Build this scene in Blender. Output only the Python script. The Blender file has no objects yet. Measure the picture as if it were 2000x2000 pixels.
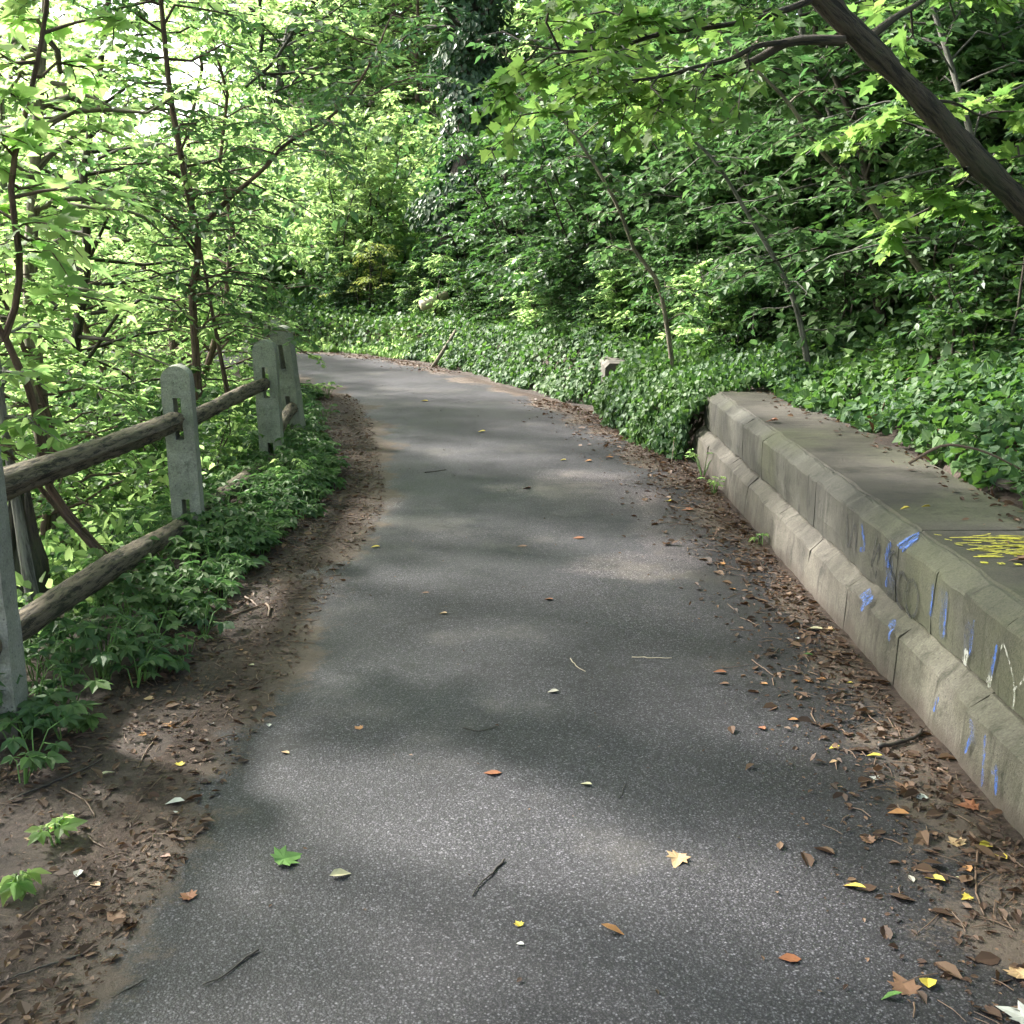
import bpy, math, random
import numpy as np
from mathutils import Vector, Matrix
R = math.radians
# ------------------------------------------------------------------ camera, sky, sun, exposure
scene = bpy.context.scene
cd = bpy.data.cameras.new('camera'); cam = bpy.data.objects.new('camera', cd)
scene.collection.objects.link(cam); scene.camera = cam
CAMH, PITCH, FPX = 1.55, R(13.45), 2145.0
cam.location = (0, 0, CAMH); cam.rotation_euler = (R(90) - PITCH, 0, 0)
cd.sensor_width = 36; cd.lens = 36 * FPX / 2000; cd.clip_end = 2000; cd.clip_start = .05

SUN_EL, SUN_AZ = R(39), R(-60)          # azimuth from +Y towards +X: the sun stands front left
world = bpy.data.worlds.new('World'); scene.world = world; world.use_nodes = True
wn, wl = world.node_tree.nodes, world.node_tree.links
sky = wn.new('ShaderNodeTexSky'); sky.sky_type = 'NISHITA'; sky.sun_disc = False
sky.sun_elevation = SUN_EL; sky.sun_rotation = SUN_AZ; sky.dust_density = 4; sky.air_density = 1.0; sky.ozone_density = 1
bw = wn.new('ShaderNodeRGBToBW'); mixw = wn.new('ShaderNodeMix'); mixw.data_type = 'RGBA'
wl.new(sky.outputs[0], bw.inputs[0]); mixw.inputs[0].default_value = .4
wl.new(sky.outputs[0], mixw.inputs[6]); wl.new(bw.outputs[0], mixw.inputs[7])   # thin bright cloud veil
bg = wn['Background']; wl.new(mixw.outputs[2], bg.inputs[0]); bg.inputs[1].default_value = .15

sd = bpy.data.lights.new('sun', 'SUN'); sun = bpy.data.objects.new('sun', sd); scene.collection.objects.link(sun)
sd.energy = 3.6; sd.angle = R(4); sd.color = (1, .96, .88)
sdir = Vector((math.sin(SUN_AZ) * math.cos(SUN_EL), math.cos(SUN_AZ) * math.cos(SUN_EL), math.sin(SUN_EL)))
sun.rotation_euler = sdir.to_track_quat('Z', 'Y').to_euler(); sun.location = (-20, 15, 30)
vs = scene.view_settings; vs.view_transform = 'Standard'; vs.look = 'None'; vs.gamma = 1; vs.exposure = 2.38
cy = scene.cycles
cy.max_bounces = 7; cy.diffuse_bounces = 4; cy.glossy_bounces = 2; cy.transmission_bounces = 4; cy.transparent_max_bounces = 8
cy.use_denoising = True; cy.use_adaptive_sampling = True; cy.adaptive_threshold = .02
cy.sample_clamp_indirect = 6

# ------------------------------------------------------------------ helpers
def ray(x, y):
    u = (x - 1000) / FPX; v = (1000 - y) / FPX
    return np.array((u, math.cos(PITCH) + v * math.sin(PITCH), -math.sin(PITCH) + v * math.cos(PITCH)))
def ground(x, y, z=0.0):
    d = ray(x, y); t = (z - CAMH) / d[2]; return np.array((d[0] * t, d[1] * t, z))
def at(x, y, Y):
    d = ray(x, y); t = Y / d[1]; return np.array((d[0] * t, Y, CAMH + d[2] * t))

col = scene.collection
def link(o, parent=None):
    col.objects.link(o)
    if parent: o.parent = parent
    return o
def np_mesh(name, V, polys, mat, attrs=None, smooth=False):
    """polys: list of (k, array(n,k)) groups"""
    me = bpy.data.meshes.new(name)
    V = np.asarray(V, np.float32)
    me.vertices.add(len(V)); me.vertices.foreach_set('co', V.ravel())
    idx = np.concatenate([p.ravel() for p in polys]).astype(np.int32)
    tot = np.concatenate([np.full(len(p), p.shape[1]) for p in polys]).astype(np.int32)
    st = np.concatenate([[0], np.cumsum(tot)[:-1]]).astype(np.int32)
    me.loops.add(len(idx)); me.loops.foreach_set('vertex_index', idx)
    me.polygons.add(len(tot)); me.polygons.foreach_set('loop_start', st); me.polygons.foreach_set('loop_total', tot)
    if attrs:
        for k, a in attrs.items():
            at_ = me.attributes.new(k, 'FLOAT', 'POINT'); at_.data.foreach_set('value', np.asarray(a, np.float32))
    me.update(calc_edges=True)
    me.polygons.foreach_set('use_smooth', np.full(len(tot), smooth))
    me.validate()
    me.materials.append(mat)
    return me
def obj(name, me, parent=None):
    return link(bpy.data.objects.new(name, me), parent)
def tag(o, label=None, cat=None, group=None, kind=None):
    if label: o['label'] = label
    if cat: o['category'] = cat
    if group: o['group'] = group
    if kind: o['kind'] = kind
    return o
def thing(name, label, cat, loc=(0, 0, 0), group=None, rz=0):
    o = bpy.data.objects.new(name, None); link(o); o.location = loc; o.rotation_euler = (0, 0, rz)
    o.empty_display_size = .1
    return tag(o, label, cat, group)
def dup(root, loc, rot=(0, 0, 0), sc=1, label=None, group=None):
    r = root.copy(); col.objects.link(r); r.location = loc; r.rotation_euler = rot; r.scale = (sc, sc, sc) if np.isscalar(sc) else sc
    if label: r['label'] = label
    if group: r['group'] = group
    for ch in list(root.children):
        c = ch.copy(); col.objects.link(c); c.parent = r
    return r
def rs(seed): return np.random.default_rng(seed)
def nrm(a): return a / np.maximum(np.linalg.norm(a, axis=-1, keepdims=True), 1e-9)

# polylines with signed distance (positive on the right-hand side of travel)
def sdist(P, line):
    P = np.asarray(P, float)[:, :2]; L = np.asarray(line, float)
    best = np.full(len(P), 1e9); sg = np.zeros(len(P))
    for a, b in zip(L[:-1], L[1:]):
        ab = b - a; t = np.clip(((P - a) @ ab) / (ab @ ab), 0, 1)
        q = a + t[:, None] * ab; d = np.linalg.norm(P - q, axis=1)
        cr = (P[:, 0] - a[0]) * ab[1] - (P[:, 1] - a[1]) * ab[0]
        m = d < best - 1e-9; best[m] = d[m]; sg[m] = np.sign(cr[m])
    return best * sg
def resample(L, n):
    L = np.asarray(L, float)
    # Catmull-Rom smoothing, then even spacing
    Q = [L[0]]
    E_ = np.vstack([2 * L[0] - L[1], L, 2 * L[-1] - L[-2]])
    for i in range(1, len(E_) - 2):
        p0, p1, p2, p3 = E_[i - 1:i + 3]
        for t in np.linspace(0, 1, 9)[1:]:
            Q.append(.5 * ((2 * p1) + (p2 - p0) * t + (2 * p0 - 5 * p1 + 4 * p2 - p3) * t * t + (3 * p1 - p0 - 3 * p2 + p3) * t ** 3))
    Q = np.array(Q); s = np.concatenate([[0], np.cumsum(np.linalg.norm(np.diff(Q, axis=0), axis=1))])
    u = np.linspace(0, s[-1], n)
    return np.stack([np.interp(u, s, Q[:, k]) for k in range(Q.shape[1])], 1)

LEFT = resample([(-1.05, -3), (-1.0, 0), (-.97, 1.95), (-.92, 2.7), (-.87, 3.6), (-.88, 4.6), (-.86, 5.4), (-.84, 6.5), (-1.03, 8.1), (-1.45, 10.6), (-1.95, 12.2), (-2.9, 13.8), (-4.6, 15.1), (-8, 16.0), (-16, 16.6), (-30, 16.8)], 160)
RIGHT = resample([(1.2, -3), (1.24, 0), (1.26, 2.4), (1.25, 3.3), (1.25, 4.6), (1.23, 6.4), (1.07, 7.75), (.88, 9.05), (.48, 10.9), (-.25, 12.5), (-1.02, 14.4), (-1.9, 15.9), (-3.0, 16.85), (-4.8, 17.5), (-8.3, 18.1), (-16, 18.8), (-30, 19)], 160)
BANK = resample([(1.75, -6), (1.75, 3), (1.75, 7.6), (1.5, 9.3), (1.2, 11), (.55, 12.3), (-.35, 14.4), (-1.3, 16.2), (-2.6, 17.3), (-4.8, 18.0), (-8.5, 18.7), (-16, 19.4), (-60, 20)], 120)
FENCE = resample([(-1.75, -6), (-1.75, 3), (-1.76, 8.2), (-2.0, 9.6), (-2.5, 11.3), (-3.3, 13.0), (-5, 14.3), (-9, 15.2), (-16, 15.8), (-60, 16)], 120)
def vnoise(x, y, seed=0):
    r = rs(seed); o = 0
    for k in range(7):
        f = .18 * 1.7 ** k; a, b, c = r.uniform(0, 6.28, 3); ca, sa = math.cos(a), math.sin(a)
        o = o + np.sin((x * ca + y * sa) * f * 6.28 + b + 1.3 * np.sin((x * sa - y * ca) * f * 4 + c)) / (1.5 ** k)
    return o / 2.2
def H(x, y):
    x = np.atleast_1d(np.asarray(x, float)); y = np.atleast_1d(np.asarray(y, float)); P = np.stack([x, y], 1)
    r = sdist(P, BANK); l = -sdist(P, FENCE)
    st = np.clip((r + .2) / .4, 0, 1); st = st * st * (3 - 2 * st)
    rr = np.maximum(0, r - .35)
    fade = np.clip((x + 13) / 7, 0, 1); fade = fade * fade * (3 - 2 * fade)
    z = .5 * st + np.where(rr > 0, 9 * (1 - np.exp(-rr * .062)), 0) * fade - 3.5 * (1 - fade) * np.clip(rr / 8, 0, 1)
    ll = np.maximum(0, l - .15); z = z - 5.5 * (1 - np.exp(-ll * .11))
    off = np.clip(np.maximum(r, l) * .6, 0, 1)
    z = z + vnoise(x, y, 3) * .22 * off + vnoise(x * 3, y * 3, 5) * .05 * np.clip(off * 2, 0, 1)
    z = z - .012 * np.clip(1 - off * 5, 0, 1) * 0
    return z
def h1(x, y): return float(H(x, y)[0])

# ------------------------------------------------------------------ materials
class NT:
    def __init__(s, name):
        s.m = bpy.data.materials.new(name); s.m.use_nodes = True; s.t = s.m.node_tree; s.n = s.t.nodes; s.l = s.t.links
        s.b = s.n['Principled BSDF']; s.out = s.n['Material Output']
    def node(s, typ, ins=None, **kw):
        n = s.n.new('ShaderNode' + typ)
        for k, v in kw.items(): setattr(n, k, v)
        if ins:
            for k, v in ins.items(): s.set(n, k, v)
        return n
    def set(s, n, k, v):
        i = n.inputs[k]
        if hasattr(v, 'is_output') or isinstance(v, bpy.types.NodeSocket): s.l.new(v, i)
        else: i.default_value = v
    def coord(s, kind='Object', scale=(1, 1, 1)):
        tc = s.node('TexCoord'); mp = s.node('Mapping', {'Vector': tc.outputs[kind], 'Scale': scale}); return mp.outputs[0]
    def noise(s, vec, scale, detail=4, rough=.55, dist=0):
        return s.node('TexNoise', {'Vector': vec, 'Scale': scale, 'Detail': detail, 'Roughness': rough, 'Distortion': dist}).outputs[0]
    def ramp(s, fac, stops, interp='LINEAR'):
        n = s.node('ValToRGB', {'Fac': fac}); cr = n.color_ramp; cr.interpolation = interp
        while len(cr.elements) < len(stops): cr.elements.new(.5)
        for e, (p, c) in zip(cr.elements, stops):
            e.position = p; e.color = (*c, 1) if not np.isscalar(c) else (c, c, c, 1)
        return n.outputs[0]
    def mix(s, f, a, b, blend='MIX'):
        n = s.node('Mix', data_type='RGBA', blend_type=blend); s.set(n, 0, f)
        for k, v in ((6, a), (7, b)): s.set(n, k, v if not isinstance(v, tuple) or len(v) == 4 else (*v, 1))
        return n.outputs[2]
    def math(s, op, a, b=0.0, c=None, clamp=False):
        n = s.node('Math', operation=op, use_clamp=clamp); s.set(n, 0, a); s.set(n, 1, b)
        if c is not None: s.set(n, 2, c)
        return n.outputs[0]
    def mapr(s, v, a, b, c=0., d=1.):
        return s.node('MapRange', {0: v, 1: a, 2: b, 3: c, 4: d}, interpolation_type='SMOOTHSTEP').outputs[0]
    def bump(s, h, strength=.5, dist=.01, normal=None):
        ins = {'Height': h, 'Strength': strength, 'Distance': dist}
        if normal is not None: ins['Normal'] = normal
        return s.node('Bump', ins).outputs[0]
    def attr(s, name): return s.node('Attribute', attribute_name=name).outputs['Fac']

def leaf_mat(name, cols, trans, tw=.4, rough=.55, spec=.3, live=True):
    m = NT(name); r = m.attr('rnd'); h = m.attr('mid')
    c = m.ramp(r, [(i / (len(cols) - 1), k) for i, k in enumerate(cols)])
    geo = m.node('NewGeometry')
    n1 = m.noise(m.coord('Object'), 1.3, 2)
    if live: c = m.mix(m.mapr(n1, .35, .65), c, m.mix(1.0, c, (1.25, 1.15, .8), 'MULTIPLY'))
    if live: c = m.mix(m.math('MULTIPLY', h, .35), c, (.12, .2, .05))
    c = m.mix(m.math('MULTIPLY', geo.outputs['Backfacing'], .35), c, m.mix(1., c, (1.5, 1.5, 1.6), 'MULTIPLY'))
    m.set(m.b, 'Base Color', c); m.b.inputs['Roughness'].default_value = rough; m.b.inputs['Specular IOR Level'].default_value = spec
    tr = m.node('BsdfTranslucent', {'Color': m.mix(r, (*trans[0], 1), (*trans[1], 1))})
    mx = m.node('MixShader', {0: tw, 1: m.b.outputs[0], 2: tr.outputs[0]}); m.l.new(mx.outputs[0], m.out.inputs[0])
    return m.m
M = {}
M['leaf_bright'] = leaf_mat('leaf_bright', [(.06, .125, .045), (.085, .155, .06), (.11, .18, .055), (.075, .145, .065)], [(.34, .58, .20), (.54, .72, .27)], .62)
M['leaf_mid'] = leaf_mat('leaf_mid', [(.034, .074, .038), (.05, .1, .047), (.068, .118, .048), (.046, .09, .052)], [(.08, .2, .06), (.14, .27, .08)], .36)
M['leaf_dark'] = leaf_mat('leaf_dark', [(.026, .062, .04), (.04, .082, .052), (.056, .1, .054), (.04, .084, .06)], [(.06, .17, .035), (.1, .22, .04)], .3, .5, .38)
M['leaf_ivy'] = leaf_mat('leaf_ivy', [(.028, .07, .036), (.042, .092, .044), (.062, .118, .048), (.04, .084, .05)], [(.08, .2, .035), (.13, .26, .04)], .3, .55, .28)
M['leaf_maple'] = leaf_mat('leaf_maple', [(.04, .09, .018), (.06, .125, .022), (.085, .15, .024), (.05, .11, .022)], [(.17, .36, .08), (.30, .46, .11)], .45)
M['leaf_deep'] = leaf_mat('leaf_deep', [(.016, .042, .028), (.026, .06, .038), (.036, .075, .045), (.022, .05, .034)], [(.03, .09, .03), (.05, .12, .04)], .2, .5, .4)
M['leaf_yellow'] = leaf_mat('leaf_yellow', [(.13, .18, .06), (.19, .21, .06), (.12, .18, .06), (.09, .16, .05)], [(.35, .45, .1), (.4, .42, .1)], .4)

def bark_mat(name, c0, c1, c2=(.05, .07, .035), scale=1, moss=.4):
    m = NT(name); cv = m.node('CombineXYZ', {0: m.attr('bx'), 1: m.attr('by'), 2: m.attr('bl')}); mp = m.node('Mapping', {'Vector': cv.outputs[0], 'Scale': (26 * scale, 26 * scale, 3.2 * scale)}); a = m.noise(mp.outputs[0], 1.6, 8, .72, .5)
    b = m.noise(m.coord('Object'), 3, 3)
    c = m.ramp(a, [(.42, c0), (.52, c1), (.75, tuple(x * 1.35 for x in c1))]); c = m.mix(m.math('MULTIPLY', m.mapr(b, .5, .7), moss), c, c2)
    m.set(m.b, 'Base Color', c); m.b.inputs['Roughness'].default_value = .85
    m.set(m.b, 'Normal', m.bump(a, 1., .03)); return m.m
M['bark_dark'] = bark_mat('bark_dark', (.014, .011, .008), (.062, .048, .035))
M['bark_red'] = bark_mat('bark_red', (.055, .034, .025), (.14, .09, .066), moss=.15)
M['bark_pale'] = bark_mat('bark_pale', (.09, .075, .055), (.2, .17, .125), moss=.2)
M['bark_grey'] = bark_mat('bark_grey', (.08, .075, .068), (.2, .19, .17), moss=.2)

def dirt_color(m, vec):
    a = m.noise(vec, 2.2, 6, .6); b = m.noise(vec, 38, 8, .75); cc = m.noise(vec, 9, 5, .7)
    c = m.ramp(a, [(.3, (.034, .024, .02)), (.5, (.066, .046, .037)), (.72, (.13, .098, .078))])
    c = m.mix(m.mapr(b, .35, .72), m.mix(1., c, (.45, .42, .4), 'MULTIPLY'), c)
    c = m.mix(m.math('MULTIPLY', m.mapr(cc, .55, .7), .5), c, (.05, .028, .02))
    return c, m.math('ADD', m.math('MULTIPLY', b, .7), cc)
def mk_dirt():
    m = NT('soil'); v = m.coord('Object'); c, h = dirt_color(m, v)
    m.set(m.b, 'Base Color', c); m.b.inputs['Roughness'].default_value = .9; m.set(m.b, 'Normal', m.bump(h, .9, .02)); return m.m
M['soil'] = mk_dirt()
def mk_asphalt():
    m = NT('asphalt'); v = m.coord('Object')
    wv = m.node('VectorMath', {0: v, 1: m.node('Vector' if 0 else 'TexNoise', {'Vector': v, 'Scale': 300.}).outputs['Color']}, operation='MULTIPLY_ADD')
    wv.inputs[1].default_value = (1, 1, 1)
    vo = m.node('TexVoronoi', {'Vector': v, 'Scale': 185., 'Randomness': 1.})
    vr = m.node('SeparateColor', {0: vo.outputs['Color']}).outputs[0]
    vo2 = m.node('TexVoronoi', {'Vector': v, 'Scale': 340., 'Randomness': 1.})
    vr2 = m.node('SeparateColor', {0: vo2.outputs['Color']}).outputs[1]
    c = m.ramp(vr, [(0, .015), (.45, .030), (.74, .056), (.87, .095), (.95, .165), (1, .26)])
    c2 = m.ramp(vr2, [(0, .016), (.6, .045), (.85, .10), (1, .24)])
    c = m.mix(.45, c, c2)
    gap = m.mapr(vo.outputs['Distance'], .3, .75, 0, .75)
    c = m.mix(gap, c, (.016, .016, .017))
    big = m.noise(v, .55, 4, .55); mid = m.noise(v, 2.6, 5, .6)
    c = m.mix(1., c, m.ramp(big, [(.3, .78), (.7, 1.3)]), 'MULTIPLY')
    c = m.mix(1., c, m.ramp(mid, [(.3, .82), (.7, 1.18)]), 'MULTIPLY')
    c = m.mix(1., c, (.83, .79, .90), 'MULTIPLY')
    # dry grey dust lying on the lighter patches
    dust = m.math('MULTIPLY', m.mapr(m.noise(v, 1.1, 5, .65), .52, .72), .35)
    c = m.mix(dust, c, (.13, .118, .105))
    wob = m.node('VectorMath', {0: v, 1: m.node('TexNoise', {'Vector': v, 'Scale': 2.2, 'Detail': 5.}).outputs['Color']}, operation='ADD')
    def patch(cx, cy, rx, ry, s_):  # pale patches painting sun dapples as well as dry dust into the colour
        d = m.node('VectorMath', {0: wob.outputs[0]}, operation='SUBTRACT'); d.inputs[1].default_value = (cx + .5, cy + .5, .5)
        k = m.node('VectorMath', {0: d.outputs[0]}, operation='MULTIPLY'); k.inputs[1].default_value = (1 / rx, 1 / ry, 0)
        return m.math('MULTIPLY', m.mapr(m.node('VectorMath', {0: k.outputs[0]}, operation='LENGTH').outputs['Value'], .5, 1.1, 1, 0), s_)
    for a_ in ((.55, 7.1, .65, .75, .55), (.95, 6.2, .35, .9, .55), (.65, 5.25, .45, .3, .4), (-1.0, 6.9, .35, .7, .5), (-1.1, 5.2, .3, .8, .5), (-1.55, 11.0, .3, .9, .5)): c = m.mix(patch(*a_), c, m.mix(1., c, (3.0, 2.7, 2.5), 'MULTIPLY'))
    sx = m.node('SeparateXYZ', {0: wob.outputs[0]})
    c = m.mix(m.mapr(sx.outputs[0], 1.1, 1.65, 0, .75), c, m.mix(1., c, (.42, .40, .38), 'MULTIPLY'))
    crk = m.node('TexVoronoi', {'Vector': wob.outputs[0], 'Scale': .42}, feature='DISTANCE_TO_EDGE')
    c = m.mix(m.mapr(crk.outputs[0], .0, .006, .55, 0), c, (.012, .012, .012))
    e = m.attr('edge')
    en = m.noise(v, 1.4, 3, .6); en2 = m.noise(v, 9, 6, .75); en3 = m.noise(v, 70, 4, .7)
    w = m.math('ADD', m.math('MULTIPLY', m.math('SUBTRACT', en, .47), 1.1), m.math('ADD', m.math('MULTIPLY', m.math('SUBTRACT', en2, .5), .32), m.math('MULTIPLY', m.math('SUBTRACT', en3, .5), .3)))
    f = m.mapr(m.math('SUBTRACT', e, w), -.04, .10, 1, 0)
    dc, dh = dirt_color(m, v)
    dc = m.mix(m.mapr(e, -.16, .08, 0, .5), dc, (.16, .128, .104))
    c = m.mix(f, c, dc)
    m.set(m.b, 'Base Color', c)
    m.set(m.b, 'Roughness', m.math('ADD', m.mapr(m.noise(v, .8, 3), .35, .65, .55, .75), m.math('MULTIPLY', f, .25)))
    m.b.inputs['Specular IOR Level'].default_value = .3
    hh = m.math('SUBTRACT', m.math('MULTIPLY', vr, .6), vo.outputs['Distance'])
    b1 = m.bump(hh, .3, .003); b2 = m.bump(dh, m.math('MULTIPLY', f, .9), .02, b1)
    m.set(m.b, 'Normal', b2); return m.m
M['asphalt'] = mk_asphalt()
def concrete(name, base, dark, light, streak=.6, green=.35, sc=1):
    m = NT(name); v = m.coord('Object')
    a = m.noise(v, 2.3 * sc, 6, .65); fine = m.noise(v, 120, 4, .7)
    vs_ = m.coord('Object', (3, 6, 1.1)); s = m.noise(vs_, 2.2, 6, .68, .6); s2 = m.noise(m.coord('Object', (3, 13, 2.4)), 1.6, 5, .7, .8)
    c = m.ramp(a, [(.3, dark), (.52, base), (.75, light)])
    c = m.mix(m.math('MULTIPLY', m.mapr(s, .52, .68), streak), c, tuple(x * .33 for x in base))
    c = m.mix(m.math('MULTIPLY', m.mapr(s2, .58, .72), streak * .7), c, light)
    g = m.noise(v, 1.1, 4, .6)
    c = m.mix(m.math('MULTIPLY', m.mapr(g, .45, .65), green), c, (.10, .105, .055))
    c = m.mix(1., c, m.ramp(fine, [(.3, .66), (.7, 1.28)]), 'MULTIPLY')
    pit = m.node('TexVoronoi', {'Vector': v, 'Scale': 38.}); c = m.mix(m.mapr(pit.outputs[0], .06, .16, .7, 0), c, (.02, .02, .018))
    blot = m.noise(v, 5.5, 6, .75); c = m.mix(m.mapr(blot, .54, .64, 0, .55), c, m.mix(1., c, (.35, .35, .33), 'MULTIPLY'))
    sz = m.node('SeparateXYZ', {0: v}); zz = m.math('ADD', sz.outputs[2], m.math('MULTIPLY', m.math('SUBTRACT', m.noise(v, 6, 4, .7), .5), .16))
    c = m.mix(m.mapr(zz, .0, .09, .75, 0), c, (.05, .036, .028))
    m.set(m.b, 'Base Color', c); m.b.inputs['Roughness'].default_value = .86
    m.set(m.b, 'Normal', m.bump(m.math('ADD', m.math('MULTIPLY', fine, .5), a), .55, .012)); return m.m
M['conc_upper'] = concrete('concrete_upper', (.056, .053, .043), (.022, .021, .018), (.105, .10, .086), .9, .45)
M['conc_lower'] = concrete('concrete_lower', (.10, .088, .074), (.036, .032, .027), (.19, .172, .148), .9, .25)
M['conc_top'] = concrete('concrete_top', (.044, .038, .031), (.02, .018, .015), (.082, .073, .06), .15, .45)
M['conc_post'] = concrete('concrete_post', (.26, .265, .225), (.12, .125, .10), (.38, .385, .335), .6, .3)

def plain(name, c, rough=.6, var=.25, scale=30, trans=0):
    m = NT(name); n = m.noise(m.coord('Object'), scale, 5, .65)
    k = m.ramp(n, [(.3, tuple(x * (1 - var) for x in c)), (.7, tuple(min(1, x * (1 + var)) for x in c))])
    m.set(m.b, 'Base Color', k); m.b.inputs['Roughness'].default_value = rough
    m.set(m.b, 'Normal', m.bump(n, .3, .003))
    return m.m
def spray(name, c, lo=.42, hi=.56, op=.85):
    m = NT(name); v = m.coord('Object'); n = m.noise(v, 55, 5, .75); n2 = m.noise(m.coord('Object', (1, 30, 3)), 3, 3)
    m.b.inputs['Base Color'].default_value = (*c, 1); m.b.inputs['Roughness'].default_value = .6
    tr = m.node('BsdfTransparent'); f = m.math('MULTIPLY', m.mapr(m.math('MULTIPLY', m.math('ADD', n, n2), .5), lo, hi), op)
    mx = m.node('MixShader', {0: f, 1: tr.outputs[0], 2: m.b.outputs[0]}); m.l.new(mx.outputs[0], m.out.inputs[0]); return m.m
M['blue'] = spray('paint_blue', (.045, .12, .40), .40, .62, .85); M['black'] = spray('paint_black', (.025, .027, .032), .34, .56, .7)
M['yellow'] = spray('paint_yellow', (.55, .51, .06), .36, .55, .9); M['whitep'] = spray('paint_white', (.6, .6, .55), .4, .6, .6)
M['dead_leaf'] = leaf_mat('dead_leaf', [(.035, .02, .014), (.06, .034, .022), (.09, .05, .032), (.15, .092, .058), (.055, .032, .024), (.04, .025, .018), (.075, .04, .025)], [(.1, .05, .02), (.15, .08, .03)], .12, .6, .3, False)
for k, c in dict(fl_yellow=(.42, .33, .045), fl_orange=(.30, .14, .045), fl_cream=(.42, .38, .24), fl_white=(.38, .38, .35), fl_green=(.10, .20, .045), fl_brown=(.16, .085, .05), fl_tan=(.36, .24, .13), fl_rust=(.19, .07, .03), stick_dark=(.03, .024, .02), stick_pale=(.4, .34, .24), stick_brown=(.12, .075, .05), pebble=(.33, .30, .25)).items():
    M[k] = plain(k, c, .55)
M['rot'] = bark_mat('rotten_wood', (.01, .009, .008), (.05, .04, .03), scale=.8)
M['rail'] = bark_mat('rail_wood', (.022, .017, .012), (.17, .135, .095), (.075, .085, .04), scale=1.5, moss=.4)
M['litter_brown'] = M['dead_leaf']

# ------------------------------------------------------------------ geometry builders
def tube_arrays(pts, radii, sides=6, rough=0, rng=None):
    pts = np.asarray(pts, float); n = len(pts); radii = np.asarray(radii, float)
    T = np.gradient(pts, axis=0); T = nrm(T)
    ref = np.array([0, 0, 1.]) if abs(T[:, 2]).mean() < .8 else np.array([1., 0, 0])
    U = nrm(np.cross(T, ref)); W = np.cross(T, U)
    a = np.linspace(0, 2 * np.pi, sides, endpoint=False)
    rr = radii[:, None] * np.ones(sides)
    if rough and rng is not None: rr = rr * (1 + rough * rng.normal(0, 1, rr.shape))
    V = pts[:, None] + rr[..., None] * (np.cos(a)[None, :, None] * U[:, None] + np.sin(a)[None, :, None] * W[:, None])
    V = V.reshape(-1, 3)
    i = np.arange(n - 1)[:, None] * sides; j = np.arange(sides)[None]; k = (j + 1) % sides
    F = np.stack([i + j, i + k, i + sides + k, i + sides + j], -1).reshape(-1, 4)
    cap = np.arange(sides); 
    return V, F, [cap[::-1], (n - 1) * sides + cap]
def bark_coords(pts, radii, sides):
    ln = np.concatenate([[0], np.cumsum(np.linalg.norm(np.diff(np.asarray(pts, float), axis=0), axis=1))]); a = np.linspace(0, 2 * np.pi, sides, endpoint=False); r = np.asarray(radii, float)[:, None]
    return (r * np.cos(a)).ravel(), (r * np.sin(a)).ravel(), np.repeat(ln, sides)
class Wood:
    def __init__(s): s.V = []; s.F = []; s.n = 0; s.caps = {}; s.A = []
    def tube(s, pts, radii, sides=6, rough=0, rng=None, caps=False):
        V, F, C = tube_arrays(pts, radii, sides, rough, rng)
        s.V.append(V); s.F.append(F + s.n); s.A.append(np.stack(bark_coords(pts, radii, sides)))
        if caps:
            for c in C: s.caps.setdefault(len(c), []).append(c + s.n)
        s.n += len(V)
    def mesh(s, name, mat, smooth=True):
        P = [np.concatenate(s.F)] + [np.array(v) for v in s.caps.values()]
        A = np.concatenate(s.A, 1); return np_mesh(name, np.concatenate(s.V), P, mat, {'bx': A[0], 'by': A[1], 'bl': A[2]}, smooth=smooth)

def fold(pts, lift=.12, droop=.12):
    """outline points of the right half -> template with a fold along the midrib"""
    pass
def tmpl_oval(w=.27, droop=.14, lift=.07):
    V = np.array([(0, 0, 0), (w * .8, .25, lift), (w, .55, lift * .7), (0, 1, -droop), (-w, .55, lift * .7), (-w * .8, .25, lift)], float)
    return V, [np.array([(0, 1, 2, 3), (0, 3, 4, 5)])], np.array([1, 0, 0, .3, 0, 0.])
def tmpl_round():
    V = np.array([(0, 0, 0), (.34, .05, .05), (.42, .42, .04), (.12, .82, 0), (0, 1, -.06), (-.12, .82, 0), (-.42, .42, .04), (-.34, .05, .05)], float)
    return V, [np.array([(0, 1, 2, 3), (0, 5, 6, 7)]), np.array([(0, 3, 4), (0, 4, 5)])], np.array([1, 0, 0, 0, 0, 0, 0, 0.])
def tmpl_maple():
    half = [(0.10, .02), (.30, -.02), (.27, .12), (.52, .22), (.36, .34), (.46, .60), (.24, .52), (.16, .74)]
    out = [(0, .0)] + half + [(0, 1.05)] + [(-x, y) for x, y in half[::-1]]
    V = [(0, .32, 0)] + [(x, y, .10 * abs(x) - .12 * max(0, y - .5)) for x, y in out]
    n = len(out); F = np.array([(0, 1 + i, 1 + (i + 1) % n) for i in range(n)])
    mid = np.zeros(len(V)); mid[0] = .6
    return np.array(V, float), [F], mid
OVAL = tmpl_oval(); NARROW = tmpl_oval(.17, .2, .04); ROUND = tmpl_round(); MAPLE = tmpl_maple(); WIDE = tmpl_oval(.36, .1, .06)
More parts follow.
